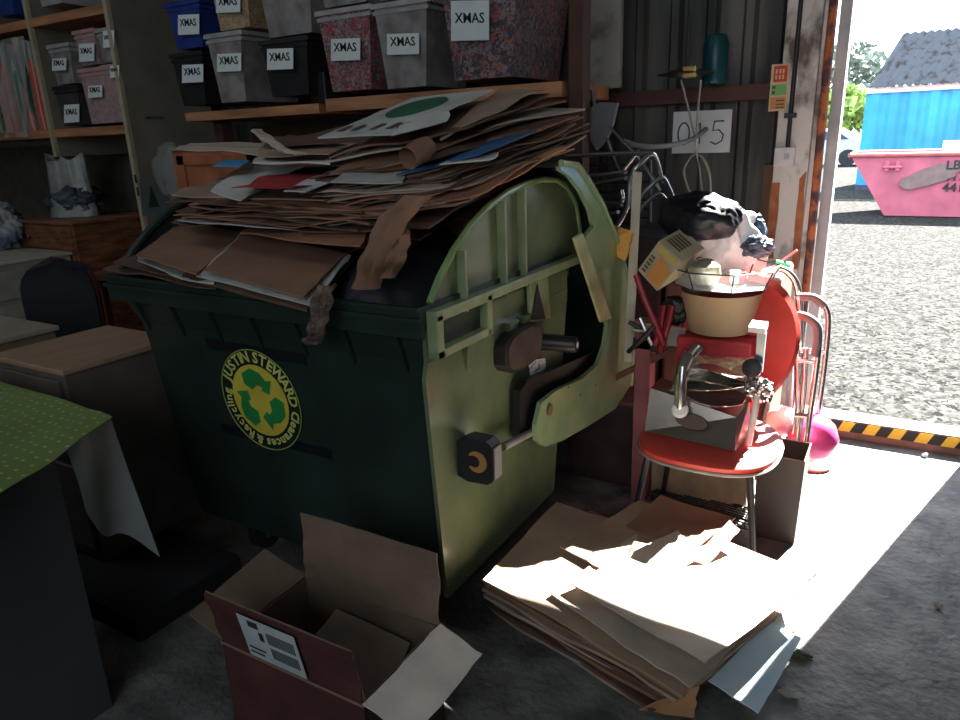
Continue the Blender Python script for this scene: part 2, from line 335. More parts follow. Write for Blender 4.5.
# ---- storage boxes
white_paper = mat('label_paper', (.70, .76, .76), .8, var=.05); ink = mat('marker_ink', (.02, .02, .025), .8)
def storage_box(n, xl, xr, yb, yt, bodym, lidm, lab, dep=.42, f=SF+.02, xmax=None, content=None, label=None, txt='XMAS', group=None, rim=True, lidh=.025):
    a = AY(xl, yb, f); b = AY(xr, yb-(xr-xl)*.1, f); z0 = a.z; z1 = AY(xl, yt, f).z; tp = .03*(z1-z0)/.3
    if dep < .37: tp *= .5
    if b.x+tp > -5 and a.x < -4.9 and b.x < -4.5: b.x = PX-.055-tp
    wd = b.x-a.x
    t = thing('storage_box', lab, 'storage box', (a.x+wd/2, f+dep/2, z0), group)
    h = z1-lidh
    def ring(z, o): return [(a.x-o, f-o*.4, z), (b.x+o, f-o*.4, z), (b.x+o, f+dep+o, z), (a.x-o, f+dep+o, z)]
    MB().hexa(ring(z0, 0), ring(h, tp)).build('body', bodym, t)
    MB().hexa(ring(h, tp+.022), ring(z1, tp+.018)).build('lid', lidm, t)
    if rim: MB().hexa(ring(h-.03, tp+.008), ring(h-.012, tp+.012)).build('rim', lidm, t)
    if label:
        (lx0, ly0, lx1, ly1) = label; k = .012+tp*.4
        q = [AY(lx0, ly0+1, f-k-.01), AY(lx1, ly0, f-k-.01), AY(lx1, ly1-1, f-k-.01), AY(lx0, ly1, f-k-.01)]
        # the label is a straight sheet of paper taped on, slightly askew
        p = MB().prism(q, (0, .003, 0)).build('paper_label', white_paper, t)
        c = sum(q, Vector())/4; ux = (q[1]-q[0]).normalized()
        MB().text(txt, (q[1]-q[0]).length*.30, c+Vector((0, -.001, .01)), ux, ux.cross(Vector((0, 1, 0)))*-1 if False else Vector((0, 0, 1)), .0012, bold=.0008).build('handwriting', ink, p)
    return t
clr = lambda n, cols, sc=22: speckle(n, cols, sc*3.2, .35)
k1 = mat('black_plastic', (.018, .018, .02), .45); k2 = mat('blue_plastic', (.02, .045, .22), .4); cg = mat('cloudy_plastic', (.30, .29, .28), .3, var=.2, scale=10, col2=(.16, .13, .13), thr=(.3, .65)); cg2 = mat('cloudy_lid', (.36, .36, .36), .35)
redc = clr('red_contents', [(.30,.05,.07), (.22,.2,.2), (.12,.04,.05), (.3,.3,.3), (.38,.08,.10), (.1,.08,.08)]); yel = clr('gold_contents', [(.45,.36,.2), (.3,.25,.12), (.5,.42,.28), (.3,.06,.06)], 30)
mix = clr('mixed_contents', [(.10,.07,.07), (.16,.10,.10), (.25,.22,.2), (.05,.05,.08), (.4,.1,.08), (.2,.18,.2), (.07,.06,.07)], 16); pnk = clr('pink_contents', [(.4,.22,.22), (.32,.28,.26), (.45,.3,.28), (.25,.18,.2)], 18)
G1 = 'lidded storage boxes on the right rack'; G2 = 'lidded boxes in the left shelving bay'
SB = [
 (184, 206, 106, 53, k1, k1, 'black lidded box with a white label, leftmost of the lower row', .42, (182, 64, 203, 83), G1),
 (222, 246, 103, 33, cg, cg2, 'cloudy clear box between two black boxes in the lower row', .45, (217, 53, 241, 72), G1),
 (273, 309, 97, 40, k1, k1, 'black lidded box right of the cloudy box, white label on its front', .45, (267, 48, 293, 70), G1),
 (333, 371, 92, 10, redc, cg2, 'clear box full of red and silver decorations', .40, (331, 38, 360, 61), G1),
 (388, 426, 89, 3, cg, cg2, 'pale clear box second from the right end of the shelf', .40, (387, 33, 419, 55), G1),
 (455, 512, 81, -32, mix, cg2, 'largest clear box of mixed decorations at the right end of the shelf', .55, (451, 0, 489, 41), G1),
 (178, 203, 50, 2, k2, k2, 'dark blue lidded box on top of the leftmost black box', .42, (178, 14, 199, 35), G1),
 (221, 250, 31, -30, yel, cg2, 'clear box of gold tinsel stacked on the cloudy box', .42, (216, -6, 240, 13), G1),
 (270, 312, 38, -22, cg, cg2, 'wide clear box stacked on the black box with the white label', .42, None, G1),
 (325, 366, 8, -45, cg, cg2, 'clear box stacked on the box of red decorations, cut by the top edge', .38, None, G1),
 (381, 420, 1, -45, cg, cg2, 'clear box stacked on the pale box, cut by the top edge', .38, None, G1),
 (64, 83, 126, 86, mat('smoke_plastic', (.05, .05, .05), .4), k1, 'dark smoky box at the bottom left of the left bay', .35, (64, 104, 79, 123), G2),
 (58, 75, 85, 44, cg, cg2, 'small cloudy grey box standing on the dark smoky box', .35, (52, 58, 66, 71), G2),
 (92, 112, 124, 68, pnk, mat('pink_lid', (.5, .27, .26), .5), 'tall pinkish box with a small label in the left bay', .35, (88, 85, 102, 98), G2),
 (82, 99, 66, 30, pnk, MC['pink_lid'], 'small box with a pink lid on top of the tall pinkish box', .35, (79, 43, 94, 62), G2),
 (114, 128, 118, 64, cg, cg2, 'narrow clear box half hidden by the olive panel, lower one', .3, (110, 65, 119, 78), G2),
 (104, 120, 63, 28, cg, cg2, 'narrow clear box half hidden by the olive panel, upper one', .3, (103, 30, 114, 48), G2),
]
for s_ in SB:
    storage_box(0, s_[0], s_[1], s_[2], s_[3], s_[4], s_[5], s_[6], dep=s_[7], label=s_[8], group=s_[9])
storage_box(0, 0, 15, 17, -20, k2, k2, 'blue box on the topmost left shelf', dep=.35)
storage_box(0, 42, 62, 7, -20, cg2, cg2, 'white plastic box on the topmost left shelf', dep=.35)
# black slab bin behind + wrapping paper rolls
tag(MB().box((AY(310, 96, SF+.1).x, SF+.1, SZ+.012), (AY(326, 96, SF+.1).x, SF+.4, SZ+.19), .01).build('black_crate', k1), 'plain black crate beside the labelled black box', 'crate')
wraps = [speckle('wrap_a', [(.45,.10,.08), (.5,.48,.45), (.12,.2,.13), (.3,.3,.3)], 9, .3, (1, 1, .35)), speckle('wrap_b', [(.42,.30,.28), (.14,.22,.14), (.5,.1,.07), (.22,.22,.22)], 9, .3, (1, 1, .3)), speckle('wrap_c', [(.5,.08,.07), (.5,.5,.5), (.45,.2,.17), (.14,.16,.17)], 12, .3, (1, 1, .3))]
labs = ['bundle of wrapping paper rolls at the left image edge', 'bundle of green and pink wrapping rolls second from the left', 'clear bag of red and white striped wrapping rolls beside the panel']
for i, (xa, xb, yt) in enumerate(((0, 12, 40), (16, 28, 38), (33, 44, 34))):
    a = AY(xa, 137, SF+.02); b = AY(xb, 136, SF+.02); zt = AY(xa, yt, SF+.02).z
    t = thing('wrapping_paper_bundle', labs[i], 'wrapping paper', (a.x+.1, SF+.15, a.z), 'bundles of wrapping paper on the left shelf')
    for k in range(5):
        x = a.x+(b.x-a.x)*(k % 3)/2; y = SF+.05+.09*(k//3)+.03*(k % 2)
        MB().tube([(x, y, a.z), (x-.01, y, a.z+.2), (x-.03, y+.02, zt-.03*k*.7)], .036, 10).build('paper_roll', wraps[(i+k) % 3], t, smooth=True)
tag(MB().sheet([AY(0, 40, SF+.01), AY(22, 137, SF-.0)+Vector((-.25, 0, 0)), AY(30, 137, SF), AY(24, 36, SF+.02)], .002, 10, .03, 3).build('cellophane_sheet', mat('cellophane', (.6, .62, .6), .15, alpha=.25)), 'loose clear cellophane over the wrapping paper rolls', 'cellophane')

# ================================================================== LEFT FURNITURE
def cabinet(name, lab, cat, X0, X1, Y0, Y1, z0, z1, topm, bodym, over=.015, tt=.022, drawers=(), face='x', knobm=None, group=None):
    t = thing(name, lab, cat, ((X0+X1)/2, (Y0+Y1)/2, z0), group)
    box('body', (X0, Y0, z0), (X1, Y1, z1-tt), bodym, t); box('top', (X0-over, Y0-over, z1-tt), (X1+over, Y1+over, z1), topm, t, .005)
    for (a, b) in drawers:
        if face == 'x': d = box('drawer', (X1-.005, Y0+.03, a), (X1+.014, Y1-.03, b), bodym, t)
        else: d = box('drawer', (X0+.03, Y0-.014, a), (X1-.03, Y0+.005, b), bodym, t)
        if knobm:
            for q in (.25, .75):
                c = (X1+.012, Y0+(Y1-Y0)*q, (a+b)/2) if face == 'x' else (X0+(X1-X0)*q, Y0-.012, (a+b)/2)
                MB().lathe([(.008, 0), (.009, .012), (.018, .02), (.012, .028)], c, 12, (1, 0, 0) if face == 'x' else (0, -1, 0)).build('knob', knobm, d, True)
    return t
beech = mat('beech_top', (.34, .22, .14), .35, var=.12, scale=4, stretch=(6, 1, 1)); beechb = mat('beech_body', (.13, .105, .092), .6)
cabinet('wooden_cabinet', 'light wood cabinet with a pale top, tight against the left end of the green bin', 'cabinet', -3.03, -2.56, 1.33, 1.80, .10, .90, beech, beechb, drawers=((.55, .85), (.15, .5)), face='y')
cabinet('bedside_cabinet', 'pale wood cabinet at the left edge, behind the one touching the bin', 'cabinet', -4.0, -3.23, 1.30, 1.68, 0, .91, mat('beech_top2', (.34, .28, .22), .3), mat('beech_body2', (.20, .14, .10), .6))
tag(MB().box((-2.72, 1.16, 0), (-2.12, 1.62, .095), .01).build('black_slab', mat('black_slab', (.008, .008, .01), .7)), 'flat black slab on the floor under the light wood cabinet', 'crate')  # low black slab filling the dark area below the cabinet
cabinet('chest_of_drawers', 'cream chest of drawers at the far left behind the dark chair', 'chest of drawers', -6.1, -5.42, 2.45, 3.05, 0, .93, mat('cream_top', (.46, .43, .35), .5), mat('cream_body', (.30, .28, .22), .6), drawers=((.66, .86), (.38, .62), (.1, .34)), face='x')
pb = mat('dark_pine', (.22, .085, .04), .5, var=.35, scale=6, stretch=(1, 1, 6))
cabinet('pine_chest', 'dark pine drawer chest carrying plastic bags, left of the olive panel', 'chest of drawers', -6.15, -5.36, 3.08, 3.75, 0, 1.15, mat('pine_top', (.25, .12, .07), .45, var=.25), pb, drawers=((.94, 1.11), (.7, .91), (.4, .66)), face='y', knobm=mat('knob_wood', (.1, .05, .03), .4))
# bags on pine chest
def bag(name, lab, c, r, m, amp=.3, fr=2, seed=1, zmin=None, cat='bag'):
    return tag(MB().blob(c, r, amp, fr, seed, 5, zmin).build(name, m, smooth=True), lab, cat)
clearbag = mat('cloudy_bag', (.42, .45, .42), .3, alpha=.55, var=.25, scale=6)
t = thing('plastic_bag', 'translucent plastic bag standing open on the pine chest', 'bag', (-5.75, 3.4, 1.15))
MB().blob((-5.8, 3.4, 1.28), (.22, .18, .14), .3, 2, 3, 5, 1.152).build('contents', mat('dark_clothes', (.06, .08, .11), .6, var=.5, scale=6), t, True)
def bagf(u, v):
    a = 2*PI*u; r = .20+.03*math.sin(3*a+1)+.02*math.sin(7*a)*v+.05*(v-.5)*v; return (-5.78+r*math.cos(a)*.95*(1-.25*v), 3.38+r*math.sin(a)*.8*(1-.3*v), 1.156+v*(.46+.03*math.sin(2*a+.5)+.015*math.sin(5*a)))
MB().grid(bagf, 40, 10, .002).build('bag_skin', clearbag, t, True)
bag('carrier_bag', 'blue and grey carrier bag at the left edge above the cream chest', (-6.25, 2.95, 1.10), (.24, .2, .22), mat('blue_carrier', (.10, .14, .20), .35, col2=(.25, .27, .28), scale=6, thr=(.45, .6)), .35, 2, 5, .935)
# office chair back
ch = thing('office_chair', 'dark navy padded chair with a maroon edge between the cabinets', 'chair', (-4.25, 2.3, 0))
def backf(cx, cy, z0, z1, w, curve, d=(1, 0), tilt=0):
    def f(u, v):
        s_ = (u-.5)*2; h = v
        wid = w/2*math.sqrt(max(0, 1-abs(2*v-1)**4)+.0001)
        x = s_*wid; return (cx+d[0]*x - d[1]*(curve*s_*s_+tilt*v), cy+d[1]*x + d[0]*(-curve*s_*s_+tilt*v), z0+(z1-z0)*h)
    return f
navy = mat('navy_fabric', (.012, .015, .022), .8)
MB().grid(backf(-4.27, 2.35, .48, 1.03, .42, .06, (.8, .6)), 16, 12, .05).build('backrest', navy, ch, True)
MB().grid(backf(-4.275, 2.365, .47, 1.04, .43, .06, (.8, .6)), 16, 12, .025).build('shell', mat('maroon', (.12, .02, .03), .5), ch, True)
MB().lathe([(.05, 0), (.22, .01), (.24, .04), (.2, .07), (.05, .075)], (-4.25, 2.2, .42), 20).build('seat', navy, ch, True)
MB().tube([(-4.25, 2.2, .06), (-4.25, 2.2, .42)], .03).build('column', k1, ch)
for k in range(5): a = 2*PI*k/5; MB().tube([(-4.25, 2.2, .09), (-4.25+.28*math.cos(a), 2.2+.28*math.sin(a), .03)], .02).build('leg', k1, ch)
tb = thing('low_table', 'small reddish brown table top showing behind the bin corner', 'table', (-4.2, 2.8, 0))
box('table_top', (-4.5, 2.62, .86), (-3.9, 3.0, .90), mat('red_wood', (.18, .07, .045), .5), tb)
for x, y in ((-4.45, 2.67), (-3.95, 2.67), (-4.45, 2.95), (-3.95, 2.95)): box('leg', (x-.02, y-.02, 0), (x+.02, y+.02, .86), MC['red_wood'], tb)
# orange-brown chest behind heap
oc = cabinet('wooden_cupboard', 'orange-brown panelled cupboard behind the left end of the heap', 'cupboard', -3.85, -2.9, 2.9, 3.2, 0, AY(215, 146, 2.9).z, mat('cup_top', (.3, .2, .13), .5), mat('cup_body', (.36, .13, .06), .5, var=.15), face='y')
zt = AY(215, 146, 2.9).z
m = MB()
for (a, b, c, d) in ((-3.80, -3.74, zt-.6, zt-.05), (-3.2, -3.14, zt-.6, zt-.05), (-3.8, -3.14, zt-.1, zt-.05)): m.box((a, 2.885, c), (b, 2.9, d))
m.build('panel_moulding', MC['cup_body'], oc)
t = tag(MB().blob(AY(172, 172, 3.05), (.14, .08, .17), .2, 2, 8, 5).build('clear_plastic_bag', mat('thin_clear', (.4, .43, .42), .3, alpha=.25), smooth=True), 'thin clear plastic bag hanging beside the orange-brown cupboard', 'bag')

# nearest grey cabinet
gc = thing('grey_cabinet', 'plain dark grey cabinet under the green spotted paper in the bottom left corner', 'cabinet', (-2.4, .6, 0))
gm = mat('slate_grey', (.055, .060, .066), .6, var=.12, scale=2)
box('body', (-2.9, -.1, .0), (-1.94, .935, .86), gm, gc)
box('top', (-2.92, -.12, .86), (-1.93, .95, .885), gm, gc)
# green spotted paper
def spots():
    m = bpy.data.materials.new('green_spotted'); m.use_nodes = True; N = m.node_tree.nodes; L = m.node_tree.links; b = N['Principled BSDF']
    tc = N.new('ShaderNodeTexCoord'); vo = N.new('ShaderNodeTexVoronoi'); vo.voronoi_dimensions = '2D'; vo.inputs['Scale'].default_value = 27; vo.inputs['Randomness'].default_value = .35
    cr = N.new('ShaderNodeValToRGB'); e = cr.color_ramp.elements; e[0].position = .11; e[0].color = (.42, .5, .28, 1); e[1].position = .16; e[1].color = (.17, .25, .07, 1)
    L.new(tc.outputs['Object'], vo.inputs['Vector']); L.new(vo.outputs['Distance'], cr.inputs[0]); L.new(cr.outputs[0], b.inputs['Base Color']); b.inputs['Roughness'].default_value = .45; return m
def gp(u, v):
    y = .15+v*1.02-.03*u; x = -2.85+u*(2.85-1.77-.50*(y-.72))
    z = .895+.010*noise.noise(Vector((x*5, y*5, 0)))+.004*math.sin(v*9+u*4)
    if u > .93: z -= (u-.93)*.15
    z += .010*math.exp(-((y-.80+.55*(x+2.1))/.02)**2)
    return (x, y, z)
tag(MB().grid(gp, 40, 40, .002).build('spotted_paper', spots(), smooth=True), 'green paper with small pale spots draped over the grey cabinet', 'wrapping paper')
def wh(u, v):
    y = .99+.17*u-.02*v+.03*v*u; x = -2.0+.03*math.sin(u*5+v*2)+.02*v
    return (x, y+.02*v, .89-.01*u-v*(.36+.12*u-.12*(1-u)*(1-u)+.03*math.sin(u*7)))
tag(MB().grid(wh, 16, 20, .002).build('white_sheet', mat('white_sheet', (.22, .25, .25), .6, var=.1, scale=4), smooth=True), 'greyish white plastic sheet hanging behind the green spotted paper', 'plastic sheet')

# ================================================================== THE BIN
BX0, BX1, BY0, BY1, BZ = -2.60, -1.14, 1.58, 2.62, 1.20
bn = thing('wheeled_bin', 'huge dark green wheeled waste bin heaped with flattened cardboard', 'bin', (-1.83, 2.12, 0))
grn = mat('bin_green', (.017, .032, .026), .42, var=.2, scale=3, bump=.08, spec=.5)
grn2 = mat('bin_green_lit', (.15, .19, .105), .24, var=.18, scale=3, bump=.06, col2=(.065, .095, .05), thr=(.25, .6))  # lit copy of the bin green, bounce from the floor painted in
def rect(z, i, x1=None): return [(BX0+i, BY0+i*.7, z), ((BX1 if x1 is None else x1), BY0+i*.7, z), ((BX1 if x1 is None else x1), BY1-i, z), (BX0+i, BY1-i, z)]
# hollow tapered body: outer + inner walls
m = MB()
def hollow(m, ro, ri):
    O = [[m.bm.verts.new(p) for p in r] for r in ro]; I = [[m.bm.verts.new(p) for p in r] for r in ri]
    for L_ in (O, I):
        for A, B in zip(L_, L_[1:]):
            for k in range(4): m.bm.faces.new((A[k], A[(k+1) % 4], B[(k+1) % 4], B[k]))
    m.bm.faces.new(O[0]); m.bm.faces.new(I[0])
    for k in range(4): m.bm.faces.new((O[-1][k], O[-1][(k+1) % 4], I[-1][(k+1) % 4], I[-1][k]))
hollow(m, [rect(.17, .17, BX1-.03), rect(1.0, .09, BX1-.015), rect(1.12, .035, BX1-.012)], [rect(.2, .2, BX1-.06), rect(1.12, .07, BX1-.045)])
m.build('body', grn, bn)
m = MB(); hollow(m, [rect(1.105, 0, BX1), rect(BZ, 0, BX1)], [rect(1.105, .05, BX1-.045), rect(BZ-.01, .045, BX1-.045)])
m.box((BX0-.01, BY0-.012, 1.155), (BX1, BY0, 1.168)).box((BX0-.01, BY0-.014, BZ-.012), (BX1, BY0, BZ))
m.build('rim', grn, bn)
m = MB()
for k in range(7):   # gussets under the front rim
    x = BX0+.12+k*.205; m = MB(); m.hexa([(x, BY0+.01, 1.105), (x+.012, BY0+.01, 1.105), (x+.012, BY0+.07, 1.105), (x, BY0+.07, 1.105)], [(x, BY0+.055, .98), (x+.012, BY0+.055, .98), (x+.012, BY0+.07, .98), (x, BY0+.07, .98)]); m.build('gusset', grn, bn)
# end skin in a paler green, bounced sunlight put into the colour
EX = BX1
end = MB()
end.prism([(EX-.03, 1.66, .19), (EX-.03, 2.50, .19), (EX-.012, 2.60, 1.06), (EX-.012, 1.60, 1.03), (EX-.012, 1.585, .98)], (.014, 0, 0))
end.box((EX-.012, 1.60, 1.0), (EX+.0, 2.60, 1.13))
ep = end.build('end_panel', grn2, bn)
def arc(y0, y1, zb, hgt, n=24):
    out = []
    for k in range(n+1):
        t = PI*k/n; out.append(((y0+y1)/2-(y1-y0)/2*math.cos(t), zb+hgt*math.sin(t)**.75)); 
    return out
ar = [(1.64,1.20),(1.70,1.265),(1.78,1.33),(1.88,1.39),(1.99,1.435),(2.12,1.47),(2.26,1.49),(2.40,1.495),(2.52,1.485),(2.62,1.45),(2.70,1.38),(2.74,1.28),(2.74,1.16)]
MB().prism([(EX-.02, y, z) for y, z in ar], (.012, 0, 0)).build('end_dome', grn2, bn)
MB().tube([(EX-.008, y, z) for y, z in ar], .011, 8).build('dome_edge', mat('bin_green_edge', (.22, .33, .13), .35), bn, True)
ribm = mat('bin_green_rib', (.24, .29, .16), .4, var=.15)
m = MB()
for y, zt_ in ((1.80, 1.33), (2.055, 1.45), (2.20, 1.475)):
    m = MB(); m.box((EX-.01, y-.006, 1.14), (EX+.022, y+.006, zt_))
    if y == 2.055: m.box((EX-.01, y+.006, 1.15), (EX+.006, y+.03, 1.44))
    m.build('vertical_rib', ribm, bn)
m = MB(); m.box((EX-.01, BY0+.03, 1.15), (EX+.035, 2.66, 1.183), .004).box((EX-.01, BY0+.03, 1.04), (EX+.035, 1.92, 1.065), .003).box((EX-.01, BY0+.03, 1.04), (EX+.035, BY0+.065, 1.17), .003).box((EX-.01, 1.90, 1.04), (EX+.035, 1.93, 1.17), .003)
m.build('band', ribm, bn)
MB().box((EX, BY0+.06, 1.06), (EX+.004, 1.905, 1.155)).build('pocket_shade', mat('pocket_dark', (.02, .04, .02), .5), bn)  # dark sheet painting the shade inside the pocket
MB().prism([AX(*p_, EX+.012) for p_ in ((528,322),(526,282),(545,276),(548,318))], (.012, 0, 0)).build('pale_wedge', ribm, bn)
MB().prism([AX(*p_, EX+.026) for p_ in ((531,320),(537,284),(545,319))], (.003, 0, 0)).build('wedge_gap', mat('gap_dark', (.01, .012, .01), .6), bn)
m = MB()
for y in (1.82, 2.10, 2.20):
    m = MB(); m.hexa([(EX-.01, y-.04, 1.04), (EX+.03, y-.04, 1.04), (EX+.03, y+.03, 1.04), (EX-.01, y+.03, 1.04)], [(EX-.01, y-.01, .94), (EX+.0, y-.01, .94), (EX+.0, y+.0, .94), (EX-.01, y, .94)]); m.build('gusset', grn2, bn)
# left dome and lid arc
arL = [(y, z) for y, z in ar]
MB().prism([(BX0+.01, y, z) for y, z in arL], (.014, 0, 0)).build('end_dome', grn, bn)
MB().tube([(BX0+.02, y, z+.01) for y, z in arL], .016, 8).build('dome_edge', grn, bn, True)
# lid: curved shell slid to the back, with its side wing and arm at the near end
LX = EX+.02
outer = [AX(*q, LX+.05) for q in ((556,163),(572,165),(583,180),(597,203),(612,238),(622,272),(628,305),(629,345),(627,385),(612,408),(585,425),(558,440),(541,446),(533,440))]
inner = [AX(*q, LX+.05) for q in ((532,424),(537,402),(552,390),(578,378),(594,364),(601,345),(604,325),(598,300),(588,270),(580,248),(582,236),(590,226),(586,210),(576,190),(565,176),(556,170))]
lidm = mat('lid_green', (.27, .35, .20), .22, var=.25, scale=3, col2=(.13, .24, .12), thr=(.3, .6), coat=.25)
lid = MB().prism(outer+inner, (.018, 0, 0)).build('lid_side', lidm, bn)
def lidf(u, v):
    pts_ = outer[:9]; k = u*(len(pts_)-1); i = min(int(k), len(pts_)-2); p = pts_[i].lerp(pts_[i+1], k-i); p = p.copy(); p.x = LX+.06-v*1.42; return p
MB().grid(lidf, 16, 4, .012).build('lid', grn, bn, True)  # dark green puts the shade behind the arm into the shell colour
edge = outer[:9]
MB().tube([p+Vector((.02, 0, 0)) for p in edge], .012, 8).build('lid_lip', lidm, bn, True)
q = [AX(*p_, LX+.09) for p_ in ((572,238),(580,233),(609,318),(599,322))]
cb = MB().prism(q, (.012, 0, 0)).build('cream_strip', mat('cream_strip', (.40, .40, .22), .5, var=.2), bn); cb['label'] = 'cream reinforcing strip on the inner edge of the lid'
c = AX(549, 410, LX+.07); MB().lathe([(.022, 0), (.022, .006)], c, 12, (1, 0, 0)).build('rivet_hole', mat('rivet', (.16, .10, .06), .6), bn)
m = MB()
for q in ((595, 385), (580, 395), (568, 387)): m.lathe([(.005, 0), (.005, .004)], AX(*q, LX+.066), 8, (1, 0, 0))
m.build('rivet', k1, bn)
# black trunnion cover and stub
bk = mat('bin_black', (.020, .018, .018), .4, var=.3, scale=8)
c = AX(524, 347, EX+.04); ell = [Vector((EX, c.y+math.copysign(abs(math.cos(a))**.7, math.cos(a))*.150, c.z+math.copysign(abs(math.sin(a))**.7, math.sin(a))*.075)) for a in [2*PI*k/28 for k in range(28)]]
MB().prism(ell, (.045, 0, 0)).build('trunnion_cover', bk, bn)
MB().prism([c+(p-Vector((EX, c.y, c.z)))*.86+Vector((EX+.046-c.x, 0, 0)) for p in ell], (.004, 0, 0)).build('cover_face', mat('cover_brown', (.075, .055, .05), .45, var=.3, scale=8), bn)
c = AX(543, 342, EX+.04); MB().lathe([(.032, 0), (.030, .12), (.026, .13)], c, 20, (1, .12, 0)).build('lift_pin', bk, bn, True)
MB().lathe([(.012, .131), (.012, .134)], c, 16, (1, .12, 0)).build('pin_cap', mat('pale_cap', (.5, .48, .45), .5), bn)
c = AX(532, 422, EX+.03)
MB().prism([AX(*p_, EX+.012) for p_ in ((513,390),(520,380),(590,350),(596,362),(585,378),(545,388),(530,405),(524,440),(512,440))], (.03, 0, 0)).build('arm_shade', bk, bn)  # solid black strip standing for the shadow inside the lid arm
# counterweight block with moon-shaped hole
hy = AX(461, 455, EX+.01).y; hz = AX(461, 477, EX).z; ht = AX(461, 437, EX).z
q_ = [(EX-.01, hy, hz+.01), (EX+.03, hy, hz-.005), (EX+.105, hy, hz), (EX+.125, hy, hz+.015), (EX+.125, hy, ht-.005), (EX+.105, hy, ht+.012), (EX+.03, hy, ht+.012), (EX-.01, hy, ht-.01)]
MB().prism(q_, (0, .055, 0)).build('handle_block', mat('block_black', (.02, .02, .022), .5), bn)
MB().prism([(EX+.127, hy+.004, hz+.02), (EX+.127, hy+.05, hz+.02), (EX+.127, hy+.05, ht-.01), (EX+.127, hy+.004, ht-.01)], (.004, 0, 0)).build('block_end_plate', mat('block_grey', (.20, .20, .19), .5), bn)
moon = []; R_ = .036
for k in range(17): a = -PI*.80+2*PI*.80*k/16; moon.append((R_*math.cos(a), R_*math.sin(a)))
for k in range(17): a = PI*.70-2*PI*.70*k/16; moon.append((-.010+R_*.58*math.cos(a), R_*.58*math.sin(a)))
MB().prism([(EX+.070+a, hy-.001, (hz+ht)/2+.005+b) for a, b in moon], (0, -.004, 0)).build('moon_cutout', mat('moon_orange', (.48, .24, .07), .7), bn)['label'] = 'orange crescent shape on the black block'
a = AX(503, 447, EX+.06); b = AX(536, 430, EX+.06)
MB().tube([a, b], .014, 10).build('handle_bar', mat('bar_grey', (.25, .25, .24), .4), bn, True)
MB().prism([AX(*p_, EX+.004) for p_ in ((528,361),(545,358),(545,372),(531,382))], (.003, 0, 0)).build('small_label', mat('small_label', (.7, .75, .78), .4, col2=(.2, .22, .25), scale=40, thr=(.4, .45)), bn)
# castors
for x, y in ((-2.2, 1.83), (-1.35, 1.83), (-2.2, 2.4), (-1.35, 2.4)):
    w_ = MB().lathe([(.03, -.02), (.08, -.02), (.08, .02), (.03, .02)], (x, y, .08), 18, (1, 0, 0)).build('castor_wheel', k1, bn, True)
    MB().box((x-.035, y-.03, .1), (x+.035, y+.03, .18)).box((x-.035, y-.03, .06), (x-.028, y+.03, .12)).box((x+.028, y-.03, .06), (x+.035, y+.03, .12)).build('castor_fork', mat('fork', (.2, .2, .2), .4, .8), bn)
# round sticker on the front, leaning with the tapered wall
def front(x, z, o=.0):   # point on front wall
    y = BY0+.063+(1.0-z)/.83*.056; return Vector((x, y-o, z))
nf = Vector((0, -1, -.068)).normalized(); upf = Vector((0, -.068, 1)).normalized()
upf = Vector((0, -(.056/.83), 1)).normalized()
SCx = AY(262, 400, BY0+.08); sc_c = front(SCx.x, SCx.z, .003); SR = .198
def disc(m, r, off, n=48): return m.prism([sc_c+Vector((1, 0, 0))*(r*math.cos(2*PI*k/n))+upf*(r*math.sin(2*PI*k/n))+Vector((0, -off, 0)) for k in range(n)], (0, -.0015, 0))
st = disc(MB(), SR, 0).build('round_sticker', mat('sticker_black', (.012, .02, .012), .5), bn)
ring_ = mat('sticker_outline', (.30, .40, .08), .5)
n = 60; pts_ = [sc_c+Vector((1, 0, 0))*(SR*.985*math.cos(2*PI*k/n))+upf*(SR*.985*math.sin(2*PI*k/n))+Vector((0, -.003, 0)) for k in range(n)]
MB().tube(pts_, .0022, 5, True).build('outline', ring_, st)
disc(MB(), SR*.70, .0025).build('yellow_disc', mat('sticker_yellow', (.62, .50, .06), .5), st)
tx = MB(); ring_r = SR*.84
def ringtext(txt, a0, a1, size, flip=False):
    W = {'I': .5, 'J': .75, 'l': .45, 'i': .45, ' ': .55, 'W': 1.4, '&': 1.1, 't': .6, 'r': .65}; ws = [W.get(c, 1.0) for c in txt]; tot = sum(ws); acc = 0
    for c_, wi in zip(txt, ws):
        a = a0+(a1-a0)*(acc+wi/2)/tot; acc += wi
        if c_ == ' ': continue
        rad = Vector((1, 0, 0))*math.cos(a)+upf*math.sin(a); tg = Vector((1, 0, 0))*math.sin(a)-upf*math.cos(a)
        o = sc_c+rad*ring_r+Vector((0, -.004, 0)); tx.text(c_, size, o, tg if not flip else -tg, rad if not flip else -rad, .0008, bold=.0012)
ringtext('JUSTIN STEWARD', math.radians(160), math.radians(2), .058)
ringtext('Clearances & Recycling', math.radians(-6), math.radians(-190), .050)
tx.build('sticker_lettering', mat('sticker_yellow_text', (.60, .62, .18), .5), st)
rg = MB()
for k in range(3):   # three chasing arrows
    a0 = math.radians(90+120*k)
    def pt(r, a): return sc_c+Vector((1, 0, 0))*(r*math.cos(a0+a))+upf*(r*math.sin(a0+a))+Vector((0, -.0045, 0))
    R1 = SR*.62; body = [pt(R1*.98, .62), pt(R1*1.02, .18), pt(R1*.92, -.18), pt(R1*.78, -.52), pt(R1*.95, -.70), pt(R1*.52, -1.05), pt(R1*.38, -.45), pt(R1*.50, -.40), pt(R1*.50, 0), pt(R1*.40, .62), pt(R1*.72, .85)]
    rg.prism(body, (0, -.001, 0))
rg.build('recycling_arrows', mat('arrow_green', (.02, .25, .06), .5), st)
